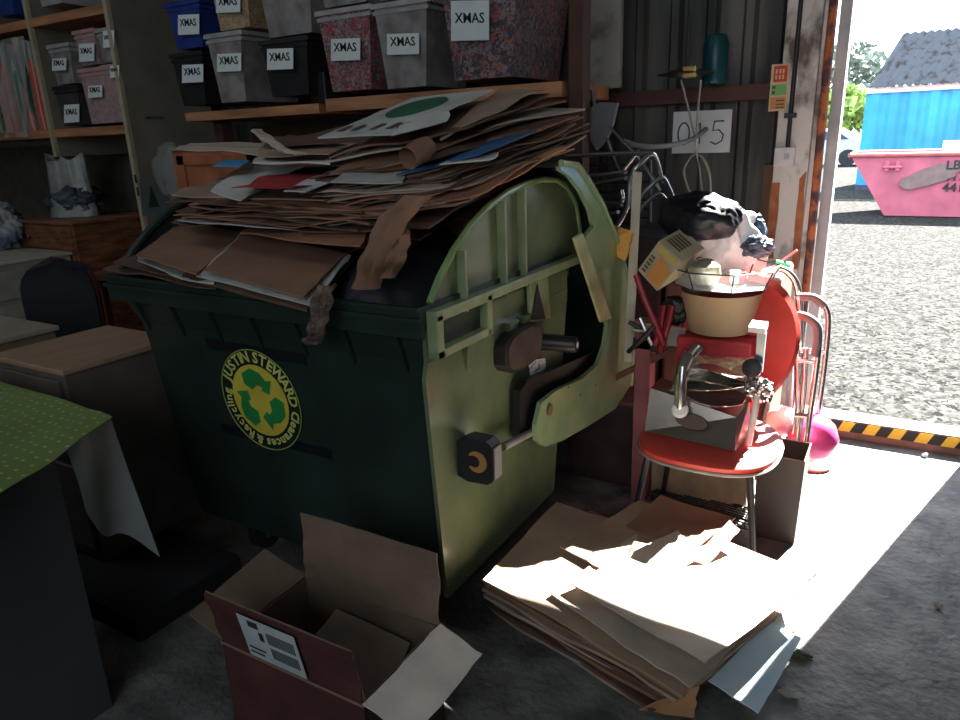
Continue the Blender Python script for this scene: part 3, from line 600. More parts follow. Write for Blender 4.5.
for (xa, ya, xb, yb) in ((208, 342, 308, 360), (218, 430, 328, 455)):
    A = AY(xa, ya, BY0+.07); B = AY(xb, yb, BY0+.07); m = MB(); zc = (A.z+B.z)/2
    m.prism([front(A.x, zc-.02, .001), front(B.x, zc-.02, .001), front(B.x, zc+.02, .001), front(A.x, zc+.02, .001)], (0, -.0012, 0)).build('worn_tape', mat('tape_black', (.008, .01, .015), .4), bn)

# ================================================================== CARDBOARD HEAP ON THE BIN
cbm = [mat('card_%s' % n_, c_, .8, var=.14, scale=5) for n_, c_ in (('tan', (.36, .25, .18)), ('brown', (.25, .135, .085)), ('dark', (.12, .065, .045)), ('pale', (.48, .39, .31)), ('greywhite', (.42, .42, .40)), ('orange', (.48, .24, .11)), ('red', (.40, .03, .04)), ('blue', (.03, .11, .28)), ('bright_blue', (.06, .30, .60)), ('white', (.55, .56, .53)), ('brick', (.30, .14, .08)))]
T_, B_, D_, P_, G_, O_, R__, U_, BB, W_, K_ = range(11)
HG = 'flattened cardboard and paper heaped on the green bin'
hn = [0]
def sh(name, lab, c, mi, th=.005, wave=.008, bow=0, cat='cardboard', group=None):
    hn[0] += 1; q = [AY(x, y, Y_) for x, y, Y_ in c]
    return tag(MB().sheet(q, th, 8, wave, hn[0], bow).build(name, cbm[mi]), lab, cat, group or HG)
bag('black_bin_bag', 'black bin bag slumped inside the right end of the bin', (-1.45, 2.05, 1.10), (.26, .40, .24), mat('bin_bag_black', (.012, .013, .02), .6), .12, 1.4, 2, .3)
bag('bin_liner', 'dark refuse sack filling the left end of the bin', (-2.1, 2.15, 1.05), (.36, .42, .22), mat('bin_bag_dark', (.02, .02, .022), .5), .15, 2.4, 4, .3)
C_ = 'flattened_cardboard_box'
# hidden-to-half-hidden layers carrying the heap
sh(C_, 'wide dark brown flattened box, lowest full-width layer of the heap', ((175,222,1.85), (420,240,1.75), (480,205,2.45), (285,198,2.5)), D_)
sh(C_, 'brown flattened box just above the lowest full-width layer', ((190,214,1.80), (405,226,1.78), (470,185,2.5), (280,186,2.55)), B_)
sh(C_, 'grey-brown flattened box edge beneath the red paper', ((165,202,1.78), (395,214,1.80), (460,172,2.5), (262,176,2.6)), D_)
sh(C_, 'thin brown layer under the red paper on its left', ((172,196,1.80), (345,204,1.84), (420,168,2.55), (250,166,2.6)), T_)
sh(C_, 'long brown sheet under the crumpled strip', ((300,214,1.72), (430,205,1.78), (500,175,2.3), (340,190,2.4)), B_)
sh(C_, 'brick-brown panel with a folded right edge above the two front panels', ((238,205,1.76), (400,213,1.74), (430,192,2.1), (322,190,2.1)), K_)
sh('paper_sheet', 'grey-blue paper edge above the left front panel', ((178,221,1.70), (275,228,1.68), (335,232,1.9), (230,214,2.0)), G_, .003, .012, cat='paper')
sh(C_, 'brown strip between the front panels and the dark layers', ((240,236,1.72), (362,250,1.66), (375,222,1.9), (250,218,1.95)), K_, wave=.012)
# front panels
sh(C_, 'pale layered sheets under the left front panel, poking out past the rim', ((112,261,1.60), (205,284,1.53), (262,262,1.8), (160,240,1.9)), D_)
sh(C_, 'lower pale sheet jutting out at the far left rim of the bin', ((104,270,1.62), (215,290,1.52), (262,266,1.8), (170,245,1.9)), D_)
sh('paper_sheet', 'crinkled white sheet lying on the front rim of the bin', ((138,263,1.56), (212,286,1.51), (222,278,1.6), (140,257,1.66)), G_, .003, .014, cat='paper')
sh('brown_board', 'left one of the two smooth brown panels at the front of the heap', ((136,256,1.56), (196,275,1.52), (243,234,1.95), (184,221,2.0)), B_, .007, .003, cat='board')
sh('brown_board', 'dark underside board below the right smooth brown panel', ((190,281,1.535), (308,313,1.46), (352,262,1.86), (245,240,1.9)), D_, .008, .003, cat='board')
sh('brown_board', 'white-edged board directly beneath the right smooth brown panel', ((197,277,1.53), (310,306,1.46), (352,256,1.86), (240,234,1.9)), G_, .004, .003, cat='board')
sh('brown_board', 'right one of the two smooth brown panels at the front of the heap', ((206,271,1.54), (304,299,1.47), (347,254,1.86), (246,233,1.9)), B_, .006, .003, cat='board')
# middle colourful paper
sh('paper_sheet', 'white glossy sheet curling at the left of the red paper', ((212,196,1.72), (240,198,1.74), (305,172,2.2), (255,164,2.2)), W_, .003, .02, cat='paper')
sh('red_paper', 'bright red paper sheet in the middle of the heap', ((232,189,1.70), (296,190,1.70), (352,170,2.05), (262,173,2.0)), R__, .003, .018, cat='paper')
sh('paper_sheet', 'white printed sheet right of the red paper', ((284,193,1.70), (306,193,1.70), (362,170,2.1), (330,170,2.1)), W_, .003, .008, cat='paper')
sh('blue_sheet', 'small bright blue sheet sticking out at the left of the heap', ((212,166,1.9), (240,168,1.9), (250,160,2.1), (226,159,2.1)), BB, .002, .004, cat='paper')
sh('magazine', 'white and grey leaflets stacked above the red paper', ((252,163,1.9), (330,167,1.9), (350,157,2.2), (262,157,2.2)), W_, .006, .006, cat='paper')
sh(C_, 'long pale sheet sticking out over the orange-brown cupboard', ((176,149,2.1), (275,157,2.05), (335,146,2.5), (190,143,2.5)), P_, .004, .006)
sh(C_, 'pale brown sheet behind the curled strip', ((258,158,1.95), (330,156,1.95), (372,140,2.4), (262,140,2.4)), T_, .004, .01)
sh(C_, 'brown curved sheet behind the curled strip on the left top', ((262,146,2.05), (330,150,2.05), (400,128,2.5), (290,134,2.5)), D_, .004, .02)
# right side rising layers
R = [
 ((300,232,1.72), (428,225,1.72), (515,178,2.3), (380,200,2.4), D_, 'dark lower layer at the right, just above the open bin'),
 ((350,222,1.74), (452,208,1.76), (560,150,2.4), (430,180,2.5), B_, 'brown layer climbing to the right, second from the bottom'),
 ((380,210,1.76), (470,196,1.80), (573,145,2.45), (470,165,2.5), K_, 'brick-brown layer ending in a torn right edge'),
 ((330,205,1.80), (460,188,1.85), (588,138,2.5), (420,160,2.6), T_, 'tan layer reaching the right tip of the heap'),
 ((300,196,1.82), (450,180,1.86), (592,130,2.5), (440,150,2.6), D_, 'dark sheet just under the tan tip on the right'),
 ((310,190,1.84), (440,172,1.90), (590,126,2.5), (440,143,2.6), B_, 'brown sheet second from the top at the right tip'),
 ((320,182,1.86), (430,168,1.92), (585,118,2.5), (430,138,2.6), T_, 'uppermost tan sheet at the right tip'),
 ((330,174,1.88), (420,160,1.94), (556,112,2.5), (430,130,2.6), B_, 'brown sheet under the blue one'),
 ((320,166,1.92), (400,152,1.98), (586,108,2.5), (440,122,2.6), P_, 'long pale sheet crossing to the upper right'),
 ((330,158,1.94), (400,146,2.00), (566,103,2.5), (440,116,2.6), B_, 'brown sheet under the green-oval board'),
 ((400,146,1.96), (470,128,2.05), (550,96,2.5), (450,104,2.6), D_, 'dark brown box side at the upper right'),
 ((440,140,2.00), (476,122,2.10), (548,92,2.5), (500,88,2.6), T_, 'tan topmost sheet at the right, just below the shelf'),
]
for i, (a, b, c, d, mi, lab) in enumerate(R): sh(C_, lab, (a, b, c, d), mi, .006, .012)
sh('blue_sheet', 'long blue plastic sheet between the cardboard layers on the right', ((395,172,1.86), (478,160,1.9), (560,121,2.4), (500,130,2.5)), U_, .004, .01, cat='plastic sheet')
sh('paper_sheet', 'white strip edge below the blue sheet', ((440,166,1.85), (492,160,1.88), (500,152,2.0), (450,160,2.0)), W_, .003, .004, cat='paper')
sh('orange_card', 'torn orange cardboard flap at the right end of the heap', ((497,185,2.0), (505,172,2.1), (562,145,2.4), (566,152,2.35)), O_, .004, .012)
sh(C_, 'ragged tan flap beside the orange one', ((455,200,1.95), (470,186,2.0), (545,150,2.3), (520,170,2.25)), T_, .004, .018)
sh('paper_sheet', 'grey leaflet with a red spot in the middle right of the heap', ((330,184,1.80), (402,182,1.80), (410,168,2.0), (358,164,2.0)), G_, .004, .006, cat='paper')
# the white board with the green oval
wq = [AY(x, y, Y_) for x, y, Y_ in ((318,139,1.95), (396,136,1.88), (492,91,2.42), (412,99,2.5))]
wb = thing('white_cardboard', 'white printed cardboard with a green oval on top of the heap', 'cardboard', wq[0], HG)
MB().sheet(wq, .005, 8, .003, 5).build('sheet', cbm[W_], wb)
def onw(u, v, o=.007):
    a, b, c, d = wq; nn = (b-a).cross(d-a).normalized(); nn = nn if nn.z > 0 else -nn
    return a*(1-u)*(1-v)+b*u*(1-v)+c*u*v+d*(1-u)*v+nn*o
flq = [AY(x, y, Y_) for x, y, Y_ in ((391,137,1.86), (398,127,1.9), (448,112,2.1), (448,122,2.05))]; MB().sheet(flq, .004, 6, .003, 3).build('folded_flap', cbm[W_], wb)
MB().prism([onw(.5+.28*math.cos(2*PI*k/28), .62+.24*math.sin(2*PI*k/28), .0095) for k in range(28)], (0, 0, .003)).build('green_oval', mat('oval_green', (.03, .14, .07), .6), wb)
for u in (.12, .3, .55, .75, .88):
    m = MB(); m.prism([onw(u, .1, .0095), onw(u+.06, .1, .0095), onw(u+.06, .22, .0095), onw(u, .22, .0095)], (0, 0, .002)); m.build('printed_mark', mat('print_grey', (.12, .08, .08), .7), wb)
# curls and strips
def strip(name, lab, pts, w_, m_, th=.004, cat='cardboard'):
    P = [AY(*p) for p in pts]
    def f(u, v):
        k = v*(len(P)-1); i = min(int(k), len(P)-2); p = P[i].lerp(P[i+1], k-i); ww = w_*(1+.25*noise.noise(Vector((v*6, 1, 2))))
        return p+CR*((u-.5)*ww)+Vector((0, -.25*ww*math.sin(PI*u)+.02*noise.noise(Vector((u*3, v*5, 7))), 0))
    return tag(MB().grid(f, 8, 24, th).build(name, m_, smooth=True), lab, cat, HG)
strip('cardboard_strip', 'wide crumpled brown strip hanging down over the open bin', ((420,195,1.66), (398,215,1.62), (385,235,1.58), (374,262,1.58), (366,288,1.60)), .080, cbm[B_])
strip('cardboard_strip', 'rounded brown flap beside the crumpled hanging strip', ((395,222,1.66), (400,235,1.62), (398,255,1.61), (385,277,1.62)), .055, cbm[B_])
strip('carpet_scrap', 'fuzzy brown scrap hanging over the front rim of the bin', ((330,285,1.51), (324,300,1.49), (320,318,1.49), (317,330,1.50), (312,341,1.52)), .04, mat('fuzzy', (.17, .12, .10), .95, var=.4, scale=30, bump=1), .012, 'carpet scrap')
strip('curled_strip', 'twisted tan strip sticking up at the left top of the heap', ((257,130,1.95), (266,137,1.9), (275,145,1.88), (290,152,1.87), (302,154,1.86)), .035, cbm[P_])
c = AY(420, 151, 1.80); tag(MB().lathe([(.012, -.05), (.030, -.04), (.036, 0), (.033, .06), (.028, .03), (.024, -.02)], c, 20, (-.1, -1, -.35)).build('curled_tube', cbm[B_], smooth=True), 'rolled brown cardboard end curling out of the middle of the heap', 'cardboard', HG)
ORD = ['lowest', 'second from the bottom', 'third from the bottom', 'fourth from the bottom', 'fifth from the bottom', 'sixth from the bottom', 'seventh from the bottom', 'eighth from the bottom', 'third from the top', 'second from the top', 'topmost']
for k in range(11):   # fanned edges on the right
    f_ = k/10; dx = random.uniform(-14, 10)
    sh(C_, 'thin sheet in the fanned right side of the heap, '+ORD[k], ((330+dx-10*f_, 222-44*f_, 1.74+.14*f_), (452+dx, 206-40*f_, 1.78+.14*f_), (566+dx+18*f_, 152-38*f_, 2.42), (450+dx, 176-46*f_, 2.5)), (T_, B_, D_, K_, D_, P_)[k % 6], .004, .016, group='thin sheets fanned at the right of the heap')
for k in range(8):
    f_ = k/7; dx = random.uniform(-16, 16)
    sh(C_, 'thin dark sheet between red paper and smooth panels, '+(ORD[k] if k < 7 else 'topmost'), ((185+dx, 222-18*f_, 1.70+.05*f_), (372+dx, 228-16*f_, 1.70+.05*f_), (420+dx, 205-12*f_, 2.1), (265+dx, 200-14*f_, 2.2)), (D_, B_, D_, K_)[k % 4], .004, .014, group='thin sheets across the left of the heap')
# random thin layers that fill between
rn = random.Random(11)
for k in range(16):
    u = rn.random(); z_ = 1.22+.28*rn.random()
    cx = -2.15+.6*u; cy = 2.22+.2*rn.random(); z_ = min(z_, 1.28+.30*u)
    L1 = rn.uniform(.20, .32); L2 = rn.uniform(.12, .22); an = rn.uniform(-.3, .3); ti = .14+.22*u+rn.uniform(-.05, .05); tj = rn.uniform(-.02, .1)
    ux = Vector((math.cos(an), math.sin(an), tj)); uy = Vector((-math.sin(an), math.cos(an), ti)); c = Vector((cx, cy, z_))
    tag(MB().sheet([c-ux*L1-uy*L2, c+ux*L1-uy*L2, c+ux*L1+uy*L2, c-ux*L1+uy*L2], .005, 6, .01, k+40).build(C_, cbm[rn.choice((T_, B_, D_, K_, D_, B_, P_))]), 'brown flattened sheet pressed between the layers inside the heap', 'cardboard', 'inner layers of the cardboard heap')

# ================================================================== OPEN BOX (front)
ob = thing('open_cardboard_box', 'open cardboard box with raised flaps and a white address label, in the foreground', 'cardboard box', (-1.2, 1.1, 0))
inn = mat('box_inside', (.17, .115, .08), .8, var=.1); out = mat('box_outside', (.075, .022, .02), .7, var=.25, scale=6)
H0 = .35
A = AZ(222, 640, H0); Bq = AZ(365, 705, H0); Cc = AZ(426, 645, H0); Dq = AZ(302, 575, H0)
# rectangular footprint from measured corners
ux = (Bq-A); uy = (Dq-A); lx = ux.length; ux.normalize(); uy = uy-ux*uy.dot(ux); ly = uy.length; uy.normalize(); lx = .50; ly = .33
def bp(a, b, z): p = A+ux*a+uy*b; return Vector((p.x, p.y, z))
m = MB(); th = .006
for (a0, b0, a1, b1) in ((0, 0, lx, th), (0, ly-th, lx, ly), (0, 0, th, ly), (lx-th, 0, lx, ly)):
    m.hexa([bp(a0, b0, .004), bp(a1, b0, .004), bp(a1, b1, .004), bp(a0, b1, .004)], [bp(a0, b0, H0), bp(a1, b0, H0), bp(a1, b1, H0), bp(a0, b1, H0)])
m.hexa([bp(0, 0, 0), bp(lx, 0, 0), bp(lx, ly, 0), bp(0, ly, 0)], [bp(0, 0, .006), bp(lx, 0, .006), bp(lx, ly, .006), bp(0, ly, .006)])
m.build('carton', out, ob)
m = MB(); t2 = th+.001
for (a0, b0, a1, b1) in ((th, th, lx-th, t2+.001), (th, ly-t2-.001, lx-th, ly-th), (th, th, t2+.001, ly-th), (lx-t2-.001, th, lx-th, ly-th)):
    m.hexa([bp(a0, b0, .01), bp(a1, b0, .01), bp(a1, b1, .01), bp(a0, b1, .01)], [bp(a0, b0, H0), bp(a1, b0, H0), bp(a1, b1, H0), bp(a0, b1, H0)])
m.build('lining', inn, ob)
def flap(pts, m_, lab=None, th_=.005, wave=.003):
    f_ = MB().sheet(pts, th_, 8, wave, hn[0]).build('flap', m_, ob)
    if lab: f_['label'] = lab
    return f_
Z1 = Vector((0, 0, 1))
# near flap (raised, seen from outside with the label)
nf_ = flap([bp(0, 0, H0), bp(lx, 0, H0), bp(lx, 0, H0)+Z1*.17-uy*.03, bp(0, 0, H0)+Z1*.17-uy*.03], out, 'maroon front flap carrying the address label')
MB().hexa([bp(0, .004, H0), bp(lx, .004, H0), bp(lx, .008, H0), bp(0, .008, H0)], [bp(0, .004, H0)+Z1*.175-uy*.03, bp(lx, .004, H0)+Z1*.175-uy*.03, bp(lx, .007, H0)+Z1*.175-uy*.03, bp(0, .007, H0)+Z1*.175-uy*.03]).build('flap_lining', inn, nf_)
ff = flap([bp(0, ly, H0), bp(lx, ly, H0), bp(lx, ly, H0)+Z1*.22+uy*.02, bp(0, ly, H0)+Z1*.22+uy*.02], inn, 'tall plain brown back flap')
lf = flap([bp(0, 0, H0), bp(0, ly, H0), bp(0, ly, H0)-ux*.17+Z1*.05, bp(0, 0, H0)-ux*.13+Z1*.04], inn, 'brown left flap folded outwards')
rf_ = flap([bp(lx, 0, H0), bp(lx, ly, H0), bp(lx, ly, H0)+ux*.135-Z1*.05, bp(lx, 0, H0)+ux*.135-Z1*.05], mat('box_flap_lit', (.60, .52, .44), .8), 'corrugated right flap folded outwards, coloured pale as if lit')  # right flap coloured paler than the carton to look lit
MB().sheet([bp(.12, .04, .20), bp(lx-.03, .03, .14), bp(lx-.08, ly-.03, .28), bp(.16, ly-.04, .31)], .005, 6, .004).build('inner_flap', inn, ob)
def lp(a, b): return bp(a, 0, H0)+(Z1*.17-uy*.03)*b-uy*.009-Z1*.003
l_ = MB().prism([lp(.13, .10), lp(.33, .10), lp(.33, .95), lp(.13, .95)], -uy*.0015).build('address_label', mat('address_white', (.42, .46, .48), .6), nf_)
m = MB()
def r4(a0, b0, a1, b1): m.prism([lp(a0, b0)-uy*.002, lp(a1, b0)-uy*.002, lp(a1, b1)-uy*.002, lp(a0, b1)-uy*.002], -uy*.001)
r4(.165, .78, .20, .90); r4(.195, .55, .21, .72)
for k in range(16): r4(.225+k*.006, .55, .2275+k*.006, .78); r4(.225+k*.006, .25, .2275+k*.006, .47)
r4(.14, .3, .2, .33); r4(.14, .2, .19, .23)
m.build('printed_bars', ink, l_)
# wavy carton edge line
MB().tube([bp(0, -.002, H0-.005), bp(lx, -.002, H0-.005)], .004, 6).build('crease', inn, ob)

# ================================================================== CARDBOARD PILE (right, sunlit)
PG = 'flattened cardboard piled on the floor in the sun'
def pz(x, y, z_): return AZ(x, y, z_)
pn = [0]
def ps(lab, c, mi, th=.006, wave=.006, mm=None, name=C_):
    pn[0] += 1
    return tag(MB().sheet([AZ(x, y, z_) for x, y, z_ in c], th, 10, wave, pn[0]+90).build(name, mm or cbm[mi]), lab, 'cardboard', PG)
base = [((492,612,.03), (640,706,.03), (800,640,.01), (600,540,.03)), ((486,606,.06), (652,712,.05), (790,640,.03), (590,535,.06)), ((494,602,.09), (660,706,.08), (780,630,.05), (600,520,.09)),
        ((484,598,.12), (672,704,.11), (790,622,.07), (590,520,.12)), ((490,594,.15), (664,700,.14), (780,610,.10), (600,515,.15)), ((482,589,.18), (676,702,.165), (790,605,.12), (580,515,.18)), ((486,585,.205), (680,698,.19), (770,590,.15), (590,510,.205))]
bl = ['bottom sheet', 'second sheet up', 'third sheet up', 'fourth sheet up', 'fifth sheet up', 'sixth sheet up', 'seventh sheet up']
for i, q in enumerate(base): ps(bl[i]+' of the flattened cardboard pile on the floor', q, (T_, D_, B_, P_, D_, T_, B_)[i], .012, .010)
ps('large brown sheet topping the left side of the floor pile, by the bin', ((483,580,.25), (684,698,.22), (740,560,.22), (556,504,.26)), T_, .008, .006)
ps('pale sheet across the middle of the floor pile with a curled front edge', ((548,594,.265), (690,690,.25), (806,578,.22), (655,525,.26)), P_, .006, .012)
ps('top sunlit sheet of the floor pile', ((566,582,.30), (704,668,.28), (815,578,.24), (690,528,.28)), P_, .006, .012)
ps('grey-brown torn sheet at the back of the floor pile, below the chair', ((560,548,.268), (630,585,.27), (720,540,.27), (640,500,.275)), T_, .005, .006)
ps('tilted brown sheet at the back of the floor pile under the red seat', ((625,525,.28), (690,555,.28), (735,515,.33), (660,496,.32)), B_, .005, .012)
ps('small tan offcut leaning near the chair leg', ((690,560,.30), (706,566,.28), (740,530,.34), (730,520,.35)), B_, .005, .006)
lb = mat('light_blue_card', (.42, .58, .66), .6, var=.2, scale=8, col2=(.5, .6, .64), thr=(.4, .6))
ps('pale blue printed card at the right corner of the floor pile', ((708,682,.10), (758,714,.05), (800,640,.08), (768,622,.12)), T_, .006, .006, lb)
ps('grey card flap pointing up at the right of the floor pile', ((770,625,.12), (797,632,.08), (816,580,.13), (808,579,.15)), G_, .005, .004)
ps('small blue card corner sticking out under the floor pile', ((560,652,.05), (600,672,.04), (604,664,.07), (566,648,.07)), T_, .005, .003, mat('blue_corner', (.2, .35, .5), .6))
ps('folded brown box end below the pale blue card', ((640,712,.03), (694,716,.03), (698,684,.18), (678,690,.19)), O_, .005, .01)
# debris
def debris(x, y, r, lab, m_, s_): tag(MB().blob(AZ(x, y, .012), (r, r*.6, .01), .8, 3, s_, 3, .001).build('leaf_litter', m_), lab, 'litter', 'bits of litter on the floor by the doorway')
debris(790, 693, .028, 'pale leaf on the floor beside the pale blue card', mat('dry_leaf', (.35, .33, .28), .8), 3)
debris(800, 655, .03, 'dark green leaf scrap near the grey card flap', mat('green_leaf', (.06, .08, .04), .8), 4)
debris(925, 455, .012, 'small white crumb by the door sill', white_paper, 5)
debris(938, 605, .012, 'tiny grey scrap in the shaded floor at the right', MC['dry_leaf'], 6)
# ================================================================== CHAIR AND THE THINGS ON IT
redf = mat('red_vinyl', (.60, .060, .045), .45, var=.08); rc = thing('red_chair', 'red vinyl chair with black metal legs, loaded with kitchen junk', 'chair', (-.56, 2.72, 0))
sx, sy = -.565, 2.70
prof = []
m = MB(); n = 36
def sq(a, rx, ry, p_=.75): return (math.copysign(abs(math.cos(a))**p_, math.cos(a))*rx, math.copysign(abs(math.sin(a))**p_, math.sin(a))*ry)
rings = []
for (s_, h) in ((.90, .435), (1.0, .45), (1.0, .47), (.93, .487), (.6, .492)):
    rings.append([m.bm.verts.new((sx+sq(2*PI*k/n, .265*s_, .27*s_)[0], sy+sq(2*PI*k/n, .265*s_, .27*s_)[1], h)) for k in range(n)])
for A1, B1 in zip(rings, rings[1:]):
    for k in range(n): m.bm.faces.new((A1[k], A1[(k+1) % n], B1[(k+1) % n], B1[k]))
m.bm.faces.new(list(reversed(rings[0]))); m.bm.faces.new(rings[-1]); m.build('seat', redf, rc, True)
MB().tube([(sx+sq(2*PI*k/n, .266, .271)[0], sy+sq(2*PI*k/n, .266, .271)[1], .447) for k in range(n)], .007, 6, True).build('piping', mat('grey_piping', (.3, .26, .24), .5), rc, True)
for dx, dy in ((-1, -1), (1, -1), (-1, 1), (1, 1)):
    MB().tube([(sx+dx*.19, sy+dy*.19, .44), (sx+dx*.25, sy+dy*.25, .005)], .014, 8, r2=.010).build('leg', k1, rc, True)
def bf(u, v):
    a = (u-.5)*2; h = v*2-1; wd = .245*math.sqrt(max(.0002, 1-h*h)); x = a*wd
    return (-.54+x*.93+.02*h, 3.0-.05*a*a*1.0+.05*h, .80+h*.26)
MB().grid(bf, 18, 20, .03).build('backrest', redf, rc, True)
MB().tube([(sx+.14, sy+.25, .43), (sx+.15, 3.05, .6), (sx+.12, 3.06, .85)], .012).tube([(sx-.14, sy+.25, .43), (sx-.14, 3.05, .6), (sx-.12, 3.06, .85)], .012).build('back_support', k1, rc, True)
chrome = mat('chrome', (.80, .78, .76), .2, 1, var=.05); steel = mat('steel_dull', (.36, .31, .27), .28, .95, var=.1)
# kitchen appliance on the seat
ap = thing('kitchen_mixer', 'chrome kitchen appliance with an angled face lying on the red seat', 'kitchen appliance', (-.6, 2.68, .49))
P = [(-.80, 2.60, .495), (-.44, 2.56, .495), (-.42, 2.78, .495), (-.80, 2.80, .495)]; Q = [(-.80, 2.66, .66), (-.46, 2.64, .60), (-.44, 2.78, .62), (-.80, 2.80, .66)]
MB().hexa(P, Q).build('housing', steel, ap)
fc = Vector(((P[0][0]+P[1][0])/2, 2.612, .567)); un = Vector((.36, -.03, -.03)).normalized(); vn = Vector((0, .07, .15)).normalized()
MB().prism([fc+un*(.065*math.cos(2*PI*k/24))+vn*(.03*math.sin(2*PI*k/24)) for k in range(24)], (0, -.006, 0)).build('oval_badge', mat('badge_brown', (.14, .09, .07), .4, .5), ap)
tag(MB().tube([(-.66, 2.60, .60), (-.665, 2.60, .70), (-.665, 2.61, .78), (-.655, 2.66, .81)], .024, 14).build('chrome_pipe', chrome, smooth=True), 'curved chrome pipe standing at the front of the appliance', 'pipe')
tq = bpy.data.objects['chrome_pipe']; MB().lathe([(.030, -.02), (.032, 0), (.02, .01)], (-.66, 2.585, .615), 16, (0, -1, .4)).build('pipe_cap', white_paper, tq, True)
tag(MB().tube([AY(672,400,2.75)*1, AY(684,362,2.78), AY(700,345,2.8)], .022, 12).tube([AY(655,395,2.75), AY(672,400,2.75)], .014).build('handle', chrome, ap, True), None)
st_ = thing('baking_tray', 'crumpled shiny foil trays heaped behind the curved pipe', 'baking tray', (-.58, 2.8, .67))
for k in range(5):
    z_ = .665+.016*k; a = .12*(k-2)
    f_ = MB().sheet([(-.72, 2.66+.02*k, z_), (-.44, 2.64, z_+.02*(k % 2)), (-.42, 2.86, z_+.05), (-.72, 2.88, z_+.04)], .003, 12, .035, 60+k).build('foil_sheet', mat('foil', (.8, .79, .77), .22, 1, var=.05, scale=9, bump=.5), st_, True)
MB().lathe([(.001, 0), (.03, .0), (.036, .01), (.036, .03), (.02, .035)], AY(753, 368, 2.72), 18, (0, -1, .3)).build('knob', k1, ap, True)
br = thing('white_bracket', 'white and grey metal bracket standing right of the foil trays', 'bracket', AY(757, 365, 2.74))
MB().hexa([AY(748,332,2.70), AY(765,334,2.70), AY(768,327,2.78), AY(752,325,2.78)], [p+Vector((0, 0, .02)) for p in (AY(748,332,2.70), AY(765,334,2.70), AY(768,327,2.78), AY(752,325,2.78))]).build('top_plate', mat('white_metal', (.7, .7, .7), .4), br)
MB().hexa([AY(755,372,2.73), AY(762,372,2.73), AY(763,372,2.78), AY(756,372,2.78)], [AY(757,333,2.71), AY(766,334,2.71), AY(767,332,2.78), AY(758,332,2.78)]).build('stem', mat('grey_metal', (.3, .35, .38), .4, .5), br)
tag(MB().blob(AY(760, 390, 2.72), (.05, .04, .04), .5, 3, 5, 4).build('metal_fitting', chrome, smooth=False), 'lumpy chrome fitting at the right corner of the appliance', 'fitting')
tag(MB().tube([AY(757,395,2.66), AY(755,412,2.64), AY(750,435,2.62), AY(748,445,2.62)], .012, 10).build('bent_tube', MC['white_metal'], smooth=True), 'white bent tube curving down beside the appliance', 'tube')
# lampshade behind
sha = mat('lampshade_tan', (.50, .33, .19), .8, var=.06); lc = Vector((-.62, 3.0, .84))
ls = thing('lampshade', 'upturned tan drum lampshade on top of the chair load', 'lampshade', lc)
MB().lathe([(.125, 0), (.165, .17), (.161, .17), (.121, 0)], lc, 36, caps=False).build('shade', sha, ls, True)
MB().lathe([(.122, .0), (.122, .004)], lc, 36).build('liner', white_paper, ls)
# box shelf beneath the shade (red crate) to carry it
tag(MB().box((-.76, 2.86, .66), (-.46, 3.0, .83), .01).build('red_cushion', mat('red_cushion', (.45, .03, .035), .7)), 'red cushion under the tan lampshade', 'cushion')
wm = mat('wire_black', (.02, .03, .03), .4)
wbk = thing('wire_basket', 'eight-sided black wire tray lined with glass resting on the lampshade', 'tray', lc+Vector((0, 0, .18)))
oc_ = lambda r, z_: [(lc.x+r*math.cos(PI/8+2*PI*k/8), lc.y+r*math.sin(PI/8+2*PI*k/8), z_) for k in range(8)]
lo = oc_(.19, lc.z+.195); hi = oc_(.225, lc.z+.27)
m = MB().tube(lo, .003, 6, True).tube(hi, .003, 6, True)
for a, b in zip(lo, hi): m.tube([a, b], .003, 6)
m.build('wire_frame', wm, wbk); m = MB()
for k in range(8):
    a, b, c, d = Vector(lo[k]), Vector(lo[(k+1) % 8]), Vector(hi[(k+1) % 8]), Vector(hi[k]); m.prism([a, b, c, d], ((Vector(lc)-a)*.01)[:])
glassm = mat('glass_pane', (.7, .75, .75), .05, alpha=.18)
m.build('glass_side', glassm, wbk); MB().prism(lo, (0, 0, .003)).build('glass_base', mat('frosted_glass', (.45, .47, .45), .2), wbk)
gb = tag(MB().lathe([(.03, -.0), (.055, .015), (.066, .05), (.06, .085), (.03, .11), (.005, .115)], (lc.x-.05, lc.y-.10, lc.z+.20), 24).build('glass_bowl', mat('amber_glass', (.14, .11, .05), .08, col2=(.3, .28, .2), scale=12, thr=(.45, .6), coat=.6), smooth=True), 'round amber glass jar lying in the wire tray', 'glass jar')
tag(MB().lathe([(.02, 0), (.022, .05), (.022, .052)], (lc.x+.05, lc.y+.0, lc.z+.20), 16).build('white_cup', mat('white_glaze', (.85, .83, .8), .2), smooth=True), 'small white cup in the wire tray', 'cup')
tag(MB().lathe([(.012, 0), (.012, .03)], (lc.x+.085, lc.y-.03, lc.z+.215), 12, (0, -.5, .8)).build('red_pot', mat('red_cap', (.5, .02, .06), .4), smooth=True), 'small red pot beside the white cup', 'pot')
bag('white_plastic_bag', 'bright white plastic bag with red print behind the wire tray', (-.66, 3.28, 1.15), (.15, .12, .17), mat('white_bag', (.85, .85, .83), .4, col2=(.6, .15, .1), scale=9, thr=(.30, .32)), .3, 2, 9)
bag('black_rubbish_bag', 'shiny black rubbish bag on top of the junk under the hanging cable', AY(698, 217, 3.1), (.165, .14, .105), mat('black_bag', (.010, .010, .015), .42, spec=.3), .16, 1.6, 12)
bag('blue_grey_bag', 'small blue-grey plastic bag right of the black rubbish bag', AY(752, 228, 3.3), (.055, .05, .06), mat('bluegrey', (.10, .14, .20), .3, col2=(.03, .04, .06), scale=14, thr=(.4, .6)), .3, 2, 13)
